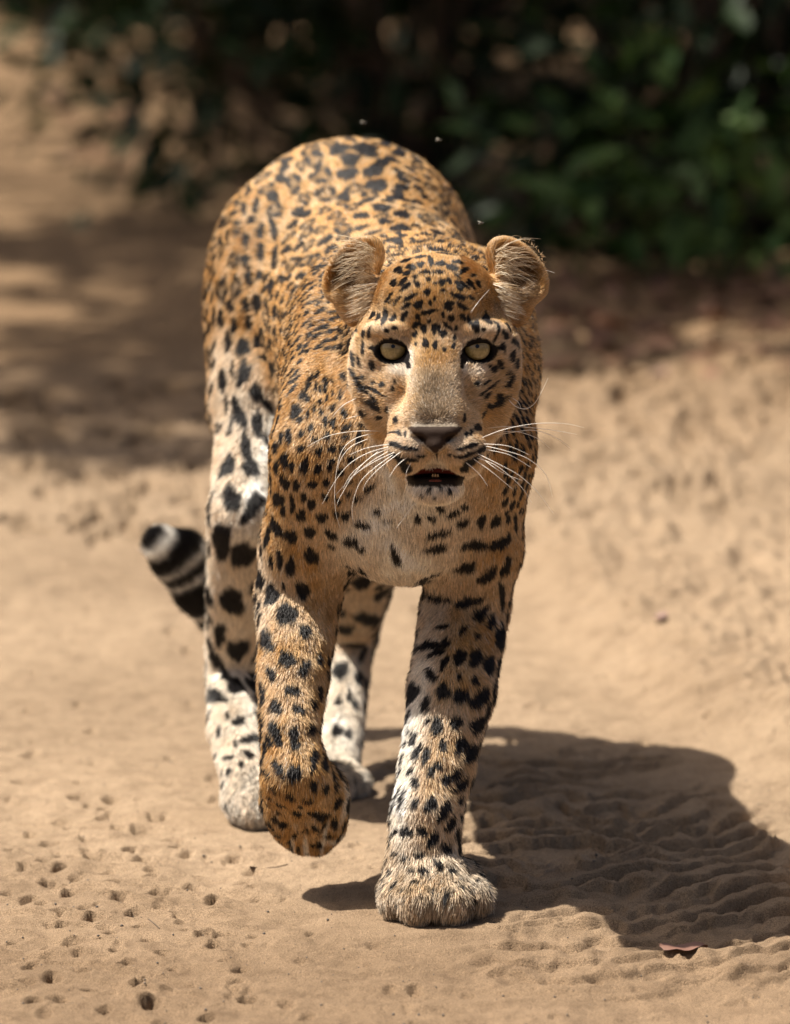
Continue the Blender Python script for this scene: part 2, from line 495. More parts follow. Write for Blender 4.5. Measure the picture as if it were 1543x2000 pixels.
# fallen dry leaves under the bushes
n = 260
q = vr.random((n, 2))
C = np.zeros((n, 3))
for i in range(n):
    if i < 150:
        px, py = 1040 + 480 * q[i, 0], 600 + 190 * q[i, 1] ** 1.4
    else:
        px, py = 120 + 480 * q[i, 0], 90 + 240 * q[i, 1]
    p = G(px, py); C[i] = p
    C[i, 2] = ground_z(p[0], p[1]) + 0.012
me = leaves_mesh("leaf_litter", C, np.concatenate([vr.normal(size=(n, 2)), vr.normal(size=(n, 1)) * 0.15], 1), vr.normal(size=(n, 3)) * 0.35 + np.array([0, 0, 1.0]), 0.035 + 0.045 * vr.random(n), 0.5)
me.materials.append(LEAF_DRY)
tag(link(bpy.data.objects.new("leaf_litter", me)), "reddish brown fallen leaves lying below the bushes", "leaf litter", None, "stuff")

# ------------------------------------------------------------------ leopard: body surface
# The body is one implicit solid (limb cones and muscle ellipsoids blended together), turned into one skin.
HS = 1.0 / 1870.0                                     # a head unit in metres
HO = P(850, 690, 6.82)                                # point between the eyes
HW = -ray(850, 690); HW = HW / np.linalg.norm(HW)     # the way the face looks
HU = np.array([1.0, 0, 0]); HU = HU - HW * (HU @ HW); HU /= np.linalg.norm(HU)
HV = np.cross(HW, HU)
HB = np.stack([HU, HV, HW])                           # rows: right, up, forward of the head


def L(u, v, w):
    return HO + (u * HU + v * HV + w * HW) * HS


def rot(ax, deg):
    return np.array(Matrix.Rotation(math.radians(deg), 3, ax))


PR = []    # op, kind, data, blend, attributes


def cone(a, ra, b, rb, k=0.03, op='+', **at):
    PR.append((op, 'c', (np.asarray(a, float), ra, np.asarray(b, float), rb), k, at))


def ell(c, r, R=None, k=0.03, op='+', **at):
    PR.append((op, 'e', (np.asarray(c, float), np.asarray(r, float), np.eye(3) if R is None else R), k, at))


def hell(u, v, w, ru, rv, rw, k=14, op='+', R=None, **at):
    B = HB if R is None else R @ HB
    ell(L(u, v, w), np.array([ru, rv, rw]) * HS, B, k * HS, op, **at)


def hcone(a, ra, b, rb, k=14, op='+', **at):
    cone(L(*a), ra * HS, L(*b), rb * HS, k * HS, op, **at)


def prim_d(pr, X, Y, Z):
    _, t, d, _, _ = pr
    if t == 'c':
        a, ra, b, rb = d
        ab = b - a
        n2 = max(ab @ ab, 1e-12)
        x, y, z = X - a[0], Y - a[1], Z - a[2]
        h = np.clip((x * ab[0] + y * ab[1] + z * ab[2]) / n2, 0, 1)
        return np.sqrt((x - h * ab[0]) ** 2 + (y - h * ab[1]) ** 2 + (z - h * ab[2]) ** 2) - (ra + (rb - ra) * h)
    c, r, R = d
    x, y, z = X - c[0], Y - c[1], Z - c[2]
    k0 = 0; k1 = 0
    for i in range(3):
        q = (x * R[i, 0] + y * R[i, 1] + z * R[i, 2]) / r[i]
        k0 = k0 + q * q
        k1 = k1 + (q / r[i]) ** 2
    k0 = np.sqrt(k0)
    return k0 * (k0 - 1.0) / np.sqrt(np.maximum(k1, 1e-9))


def prim_box(pr):
    _, t, d, k, _ = pr
    m = k + 0.012
    if t == 'c':
        a, ra, b, rb = d
        r = max(ra, rb) + m
        return np.minimum(a, b) - r, np.maximum(a, b) + r
    c, r, R = d
    e = np.sqrt(((R * r[:, None]) ** 2).sum(0)) + m
    return c - e, c + e


BK = dict(tan=1.0, len=7, g=(0.0, 1.0, -0.35))
FL = dict(tan=0.9, len=13, g=(0.0, 0.8, -0.8))
# trunk
cone((0.012, 7.16, 0.525), 0.132, (-0.016, 7.42, 0.545), 0.118, 0.05, **BK)
cone((-0.016, 7.42, 0.545), 0.118, (-0.055, 7.64, 0.590), 0.132, 0.05, **BK)
ell((-0.05, 7.66, 0.568), (0.135, 0.155, 0.14), k=0.05, **BK)
cone((0.02, 7.20, 0.615), 0.055, (0.075, 7.24, 0.585), 0.07, 0.05, **BK)     # withers
cone((-0.005, 7.20, 0.45), 0.100, (-0.035, 7.60, 0.475), 0.085, 0.05, tan=0.15, len=15, g=(0, 0.9, -0.6))  # belly
# chest
ell(P(785, 905, 7.04), (0.112, 0.10, 0.125), k=0.05, tan=0.15, len=9, g=(0, -0.1, -1))
ell(P(795, 1000, 7.02), (0.055, 0.065, 0.052), k=0.03, tan=0.05, len=13, g=(0, 0.05, -1))
# neck
cone(P(850, 640, 6.99), 0.085, P(815, 720, 7.15), 0.115, 0.05, tan=1.0, len=9, g=(0, 0.8, -0.5))
cone(P(850, 800, 6.93), 0.072, P(800, 930, 7.02), 0.095, 0.04, tan=0.35, len=9, g=(0, 0.1, -1))
# shoulders
SH = dict(tan=1.0, len=5.5)
cone(P(694, 600, 7.20), 0.052, P(646, 880, 7.00), 0.059, 0.045, g=(-0.1, 0.45, -1), **SH)
cone(P(646, 880, 7.00), 0.059, P(606, 1060, 7.05), 0.050, 0.02, g=(-0.05, 0.2, -1), **SH)
cone(P(674, 560, 7.17), 0.034, P(624, 790, 7.01), 0.036, 0.022, g=(-0.1, 0.45, -1), **SH)
cone(P(910, 640, 7.20), 0.052, P(932, 870, 7.01), 0.056, 0.045, g=(0.1, 0.45, -1), **SH)
cone(P(932, 870, 7.01), 0.056, P(924, 1060, 7.04), 0.050, 0.02, g=(0.05, 0.2, -1), **SH)
# lifted foreleg
LG = dict(len=8.5, g=(0, 0, -1))
CK = 0.006
cone(P(606, 1060, 7.05), 0.050, P(584, 1160, 7.06), 0.044, 0.015, tan=0.85, **LG)
cone(P(584, 1160, 7.06), 0.044, P(572, 1320, 6.99), 0.036, CK, tan=0.9, **LG)
cone(P(572, 1320, 6.99), 0.036, P(566, 1435, 6.940), 0.0280, CK, tan=1.0, **LG)
cone(P(566, 1435, 6.940), 0.0280, P(578, 1515, 6.922), 0.0360, CK, tan=1.0, **LG)
ell(P(596, 1562, 6.95), (0.046, 0.037, 0.044), k=0.016, tan=1.0, len=8, g=(0, 0.1, -1))
ell(P(603, 1604, 6.97), (0.039, 0.034, 0.033), k=0.016, tan=1.0, len=8, g=(0, 0.2, -1))
for dx, dy, yy, r in ((-46, 1600, 6.962, .0165), (-18, 1636, 6.955, .0180), (20, 1638, 6.955, .0180), (50, 1604, 6.960, .0170)):
    cone(P(598 + dx * 0.9, dy - 50, yy), r, P(604 + dx * 0.75, dy, yy + 0.014), r * 0.9, 0.005, tan=0.95, len=6, g=(0, 0.2, -1))
for gx0, gx1, yt, yb, dd in ((566, 572, 1600, 1662, 0.004), (598, 596, 1612, 1680, 0.004), (640, 628, 1596, 1664, 0.002)):
    cone(P(gx0, yt, 6.921 + dd), 0.0050, P(gx1, yb, 6.940 + dd), 0.0145, 0.005, op='-', len=0)
# standing foreleg
cone(P(924, 1060, 7.04), 0.050, P(908, 1190, 7.05), 0.0455, 0.015, tan=0.75, **LG)
cone(P(908, 1190, 7.05), 0.0455, P(882, 1350, 6.97), 0.044, CK, tan=0.7, **LG)
cone(P(882, 1350, 6.97), 0.044, P(852, 1500, 6.915), 0.0365, CK, tan=0.6, **LG)
cone(P(852, 1500, 6.915), 0.0365, P(834, 1590, 6.885), 0.035, CK, tan=0.55, **LG)
cone(P(834, 1590, 6.885), 0.035, P(826, 1680, 6.875), 0.037, CK, tan=0.5, **LG)
ell(P(842, 1735, 6.86), (0.050, 0.052, 0.028), k=0.018, tan=0.5, len=10, g=(0, -0.6, -0.8), paw=1)
for px, py, yy, r in ((775, 1752, 6.835, .017), (818, 1752, 6.812, .0205), (878, 1750, 6.812, .0205), (927, 1752, 6.842, .018)):
    a = P(px * 0.75 + 842 * 0.25, py - 42, yy + 0.035)
    b = P(px, py, yy)
    b[2] = max(r + 0.002, 0.019)
    cone(a, r * 0.9, b, r, 0.010, tan=0.5, len=11, g=(0, -0.5, -0.9), paw=1)
# hind leg on the left
cone((-0.105, 7.62, 0.56), 0.085, P(505, 800, 7.50), 0.050, 0.04, tan=0.95, len=8.5, g=(0, 0.5, -1))
ell(P(510, 620, 7.60), (0.056, 0.13, 0.13), k=0.05, tan=0.95, len=8.5, g=(0, 0.5, -1))
ell(P(506, 800, 7.50), (0.044, 0.085, 0.085), rot('X', 35), k=0.03, tan=0.35, len=8.5, g=(0, 0.3, -1))
cone(P(500, 880, 7.44), 0.045, P(476, 1010, 7.37), 0.037, 0.02, tan=0.20, len=8.5, g=(0, 0.3, -1))
cone(P(476, 1010, 7.37), 0.037, P(464, 1140, 7.42), 0.033, CK, tan=0.12, len=9, g=(0, 0.2, -1))
cone(P(464, 1140, 7.42), 0.033, P(450, 1310, 7.49), 0.0255, CK, tan=0.12, len=10, g=(0, 0.2, -1))
cone(P(450, 1310, 7.49), 0.0255, P(458, 1420, 7.40), 0.0275, CK, tan=0.08, len=9, g=(0, -0.3, -0.9))
cone(P(458, 1420, 7.40), 0.0275, P(484, 1530, 7.32), 0.028, CK, tan=0.05, len=8, g=(0, -0.4, -0.8))
ell(P(494, 1562, 7.30), (0.032, 0.040, 0.024), k=0.016, tan=0.25, len=9, g=(0, -0.5, -0.8), paw=1)
for px, yy in ((474, 7.285), (490, 7.27), (510, 7.27), (526, 7.29)):
    b = P(px, 1580, yy); b[2] = 0.017
    cone(P(px * 0.6 + 494 * 0.4, 1540, yy + 0.03), 0.014, b, 0.0155, 0.006, tan=0.25, len=9, g=(0, -0.5, -0.8), paw=1)
# hind leg on the right
cone((0.0, 7.62, 0.53), 0.085, P(728, 900, 7.58), 0.065, 0.04, tan=0.9, len=9, g=(0, 0.4, -1))
cone(P(728, 900, 7.58), 0.065, P(712, 1080, 7.50), 0.040, 0.015, tan=0.5, len=9, g=(0, 0.2, -1))
cone(P(712, 1080, 7.50), 0.040, P(690, 1240, 7.64), 0.0245, CK, tan=0.5, len=10, g=(0, 0.2, -1))
cone(P(690, 1240, 7.64), 0.0245, P(672, 1380, 7.57), 0.0225, CK, tan=0.35, len=9, g=(0, -0.2, -1))
cone(P(672, 1380, 7.57), 0.0225, P(656, 1500, 7.49), 0.026, CK, tan=0.2, len=8, g=(0, -0.4, -0.8))
ell(P(652, 1530, 7.45), (0.040, 0.042, 0.024), k=0.016, tan=0.3, len=9, g=(0, -0.5, -0.8), paw=1)
for px, yy in ((622, 7.43), (642, 7.41), (664, 7.41), (682, 7.435)):
    b = P(px, 1545, yy); b[2] = 0.016
    cone(P(px * 0.6 + 652 * 0.4, 1515, yy + 0.03), 0.014, b, 0.0155, 0.006, tan=0.3, len=9, g=(0, -0.5, -0.8), paw=1)
# tail
TAIL = [P(640, 420, 7.80), P(600, 640, 7.84), P(545, 900, 7.80), P(490, 1110, 7.75), P(440, 1190, 7.72), P(395, 1150, 7.71), P(352, 1090, 7.70), P(322, 1068, 7.69)]
TR = [0.030, 0.026, 0.0245, 0.0250, 0.0270, 0.0285, 0.0285, 0.021]
for i in range(len(TAIL) - 1):
    g = TAIL[i + 1] - TAIL[i]; g = g / np.linalg.norm(g)
    cone(TAIL[i], TR[i], TAIL[i + 1], TR[i + 1], 0.02 if i == 0 else 0.005, tan=0.3, len=14, g=tuple(g), tail=1)

# head, in head units
HD = dict(tan=1.0, len=4)
hell(0, 92, -125, 128, 104, 130, 30, g='top', **HD)
hell(0, 40, -200, 148, 130, 120, 40, tan=1.0, len=9, g='top')
hell(0, 66, -72, 104, 82, 82, 30, g='top', **HD)
for s in (-1, 1):
    hell(s * 86, 44, -24, 48, 20, 42, 14, tan=0.85, len=4, g='face')
    hell(s * 110, -10, -96, 54, 86, 76, 40, tan=0.8, len=7, g='face')
    hell(s * 88, -88, -100, 50, 74, 80, 60, tan=0.85, len=11, g='face')
    hell(s * 70, -70, -30, 44, 62, 54, 26, tan=0.7, len=4.5, g='face')
    hell(s * 84, 6, -28, 50, 37, 36, 14, tan=0.45, len=3.5, g='face')
hell(0, -40, -26, 84, 80, 62, 24, tan=0.85, len=4, g='face')
for s in (-1, 1):
    hcone((s * 9, 34, -26), 36, (s * 25, -126, 84), 32, 18, tan=0.8, len=3, g='face')
hell(0, -150, 22, 90, 72, 84, 26, tan=0.75, len=4, g='face')
for s in (-1, 1):
    hell(s * 48, -184, 68, 49, 40, 58, 14, tan=0.6, len=4, g='face')
    hell(s * 55, -210, 46, 36, 30, 50, 14, tan=0.6, len=4, g='face')
hell(0, -250, 8, 54, 38, 76, 16, tan=0.05, len=7, g='chin')
hell(0, -263, 60, 42, 25, 30, 12, tan=0.05, len=6, g='chin')
# nose leather
for s in (-1, 1):
    hcone((s * 34, -150, 112), 15, (0, -178, 122), 13, 10, tan=0, len=0, g='face')
hell(0, -152, 114, 44, 13, 18, 10, tan=0, len=0, g='face')
# ears
for s in (-1, 1):
    R = rot('Y', -s * 20) @ rot('Z', -s * 40)
    hell(s * 160, 164, -152, 45, 75, 32, 18, R=R, tan=1.0, len=6, g='ear')
    hell(s * 166, 166, -122, 38, 67, 46, 5, op='-', R=R, tan=0.9, len=4, g='ear')
    hell(s * 172, 96, -150, 20, 44, 24, 14, R=rot('Z', s * 22), tan=1.0, len=7, g='ear')
    hell(s * 130, 112, -120, 26, 40, 26, 16, tan=0.6, len=8, g='ear')
# hollows
for s in (-1, 1):
    hell(s * 83, 6, 4, 30, 22, 30, 4, op='-', R=rot('Z', s * 14), len=0)
    hcone((s * 52, 15, 0), 7, (s * 82, 29.5, 6), 9.5, 4, tan=0.5, len=3, g='face')
    hcone((s * 82, 29.5, 6), 9.5, (s * 118, 21, -16), 7, 4, tan=0.5, len=3, g='face')
    hell(s * 31, -163, 130, 14, 6, 22, 4, op='-', R=rot('Z', -s * 18), len=0)
hell(0, -236, 96, 47, 4.5, 80, 8, op='-', len=0)
hell(0, -227, 118, 19, 10, 50, 8, op='-', len=0)
hcone((0, -186, 140), 5, (0, -214, 128), 5, 6, op='-', len=0)


def axis(lo, hi, fine, cs, fs):
    xs = [lo]
    while xs[-1] < hi:
        x = xs[-1]
        inside = any(a - cs <= x <= b for a, b in fine)
        xs.append(x + (fs if inside else cs))
    return np.array(xs)


AX = axis(-0.34, 0.24, [(-0.10, 0.185)], 0.0045, 0.0021)
AY = axis(6.70, 8.25, [(6.70, 6.97)], 0.006, 0.0021)
AZ = axis(-0.01, 0.76, [(0.485, 0.745)], 0.0042, 0.0021)
F = np.full((len(AX), len(AY), len(AZ)), 0.2, dtype=np.float32)
for pr in PR:
    lo, hi = prim_box(pr)
    sl = []
    for A, l, h in ((AX, lo[0], hi[0]), (AY, lo[1], hi[1]), (AZ, lo[2], hi[2])):
        sl.append(slice(max(int(np.searchsorted(A, l)) - 1, 0), int(np.searchsorted(A, h)) + 1))
    X = AX[sl[0], None, None]; Y = AY[None, sl[1], None]; Z = AZ[None, None, sl[2]]
    d = prim_d(pr, X, Y, Z).astype(np.float32)
    f = F[sl[0], sl[1], sl[2]]
    k = pr[3]
    if pr[0] == '+':
        h = np.maximum(k - np.abs(f - d), 0) / k
        F[sl[0], sl[1], sl[2]] = np.minimum(f, d) - h * h * k * 0.25
    else:
        h = np.maximum(k - np.abs(f + d), 0) / k
        F[sl[0], sl[1], sl[2]] = np.maximum(f, -d) + h * h * k * 0.25


def surface_nets(F, AX, AY, AZ):
    S = F < 0
    n = S.shape
    c = np.zeros((n[0] - 1, n[1] - 1, n[2] - 1), dtype=np.uint8)
    for i in (0, 1):
        for j in (0, 1):
            for k in (0, 1):
                c += S[i:n[0] - 1 + i, j:n[1] - 1 + j, k:n[2] - 1 + k]
    act = (c > 0) & (c < 8)
    I, J, K = np.nonzero(act)
    idx = np.full(act.shape, -1, dtype=np.int32)
    idx[I, J, K] = np.arange(len(I))
    acc = np.zeros((len(I), 3)); cnt = np.zeros(len(I))
    offs = [(i, j, k) for i in (0, 1) for j in (0, 1) for k in (0, 1)]
    for a in offs:
        for ax in range(3):
            if a[ax] == 1:
                continue
            b = list(a); b[ax] = 1
            fa = F[I + a[0], J + a[1], K + a[2]]; fb = F[I + b[0], J + b[1], K + b[2]]
            m = (fa < 0) != (fb < 0)
            t = np.where(m, fa / np.where(m, fa - fb, 1), 0)
            pa = np.stack([AX[I + a[0]], AY[J + a[1]], AZ[K + a[2]]], 1)
            pb = np.stack([AX[I + b[0]], AY[J + b[1]], AZ[K + b[2]]], 1)
            acc += np.where(m[:, None], pa + (pb - pa) * t[:, None], 0)
            cnt += m
    V = acc / cnt[:, None]
    Q = []
    # x edges
    for ax in range(3):
        sa = [slice(None)] * 3; sb = [slice(None)] * 3
        sa[ax] = slice(0, -1); sb[ax] = slice(1, None)
        ch = S[tuple(sa)] != S[tuple(sb)]
        o1, o2 = [(1, 2), (2, 0), (0, 1)][ax]
        E = np.array(np.nonzero(ch)).T
        ok = (E[:, o1] > 0) & (E[:, o2] > 0) & (E[:, o1] < n[o1] - 1) & (E[:, o2] < n[o2] - 1)
        E = E[ok]
        cells = []
        for d1, d2 in ((-1, -1), (0, -1), (0, 0), (-1, 0)):
            e = E.copy(); e[:, o1] += d1; e[:, o2] += d2
            cells.append(idx[e[:, 0], e[:, 1], e[:, 2]])
        q = np.stack(cells, 1)
        ins = S[E[:, 0], E[:, 1], E[:, 2]]
        q[~ins] = q[~ins][:, ::-1]
        Q.append(q)
    return V, np.concatenate(Q)


BV, BF = surface_nets(F, AX, AY, AZ)
del F

# light smoothing of the skin, then normals
def smooth_verts(V, F, it=2, lam=0.5):
    e = np.concatenate([F[:, [0, 1]], F[:, [1, 2]], F[:, [2, 3]], F[:, [3, 0]]])
    for _ in range(it):
        acc = np.zeros_like(V); cnt = np.zeros(len(V))
        for i, j in ((0, 1), (1, 0)):
            np.add.at(acc, e[:, i], V[e[:, j]]); np.add.at(cnt, e[:, i], 1)
        V = V + lam * (acc / np.maximum(cnt, 1)[:, None] - V)
    return V


def norm(a):
    return a / np.maximum(np.linalg.norm(a, axis=-1, keepdims=True), 1e-12)


BV = smooth_verts(BV, BF, 2)
fn = np.cross(BV[BF[:, 2]] - BV[BF[:, 0]], BV[BF[:, 3]] - BV[BF[:, 1]])
BN = np.zeros_like(BV)
for i in range(4):
    np.add.at(BN, BF[:, i], fn)
BN = norm(BN)
BUVW = (BV - HO) @ HB.T / HS                          # head coordinates of every vertex

# --- coat attributes of every vertex, blended from the forms below it
NV = len(BV)
wsum = np.full(NV, 1e-9)
tan = np.zeros(NV); hlen = np.zeros(NV); gro = np.zeros((NV, 3)); tailw = np.zeros(NV); paww = np.zeros(NV)
noseP = L(0, -120, 150)
for pr in PR:
    at = pr[4]
    if 'g' not in at:
        continue
    lo, hi = prim_box(pr)
    m = np.nonzero(((BV > lo - 0.02) & (BV < hi + 0.02)).all(1))[0]
    if not len(m):
        continue
    p = BV[m]
    d = prim_d(pr, p[:, 0], p[:, 1], p[:, 2])
    if pr[0] == '-':
        d = -d
    head = isinstance(at['g'], str)
    w = np.exp(-np.clip(d, -0.008, 1) / (0.004 if head else 0.010))
    g = at['g']
    if g in ('top', 'face'):
        gd = norm(p - noseP)
    elif g == 'chin':
        gd = norm(norm(p - noseP) * 0.5 + np.array([0, 0.2, -1.0]))
    elif g == 'ear':
        s = np.sign((p - HO) @ HU)
        gd = norm(p - (HO + (s[:, None] * 96 * HU + 90 * HV - 150 * HW) * HS))
    else:
        gd = np.broadcast_to(norm(np.array(g, float)), p.shape)
    wsum[m] += w
    tan[m] += w * at['tan']; hlen[m] += w * at['len']; gro[m] += w[:, None] * gd
    if at.get('tail'):
        tailw[m] += w
    if at.get('paw'):
        paww[m] += w
tan /= wsum; hlen /= wsum; tailw /= wsum; paww /= wsum
hlen *= 0.001
gro = norm(gro)

# --- markings: ellipses read off the animal, laid onto its skin
body_bvh = BVHTree.FromPolygons([tuple(v) for v in BV], BF.tolist())


def on_skin(px, py):
    d = ray(px, py); d = d / np.linalg.norm(d)
    h = body_bvh.ray_cast(Vector(CAM), Vector(d), 20)
    if h[0] is None:
        return None
    return np.array(h[0]), np.array(h[1])


def frame(px, py, a, b, ang, lim=0.42):
    """centre and two half axes of an ellipse lying on the skin"""
    r = on_skin(px, py)
    if r is None:
        return None
    c, n = r
    v = CAM - c; v = v / np.linalg.norm(v)
    if n @ v < 0:
        n = -n
    if n @ v < lim:
        n = n + v * (lim - n @ v) * 1.3
        n = n / np.linalg.norm(n)
    ca, sa = math.cos(math.radians(ang)), math.sin(math.radians(ang))

    def off(dx, dy):
        d = ray(px + dx, py + dy)
        t = ((c - CAM) @ n) / (d @ n)
        return CAM + d * t - c
    return c, n, off(a * ca, a * sa), off(-b * sa, b * ca)


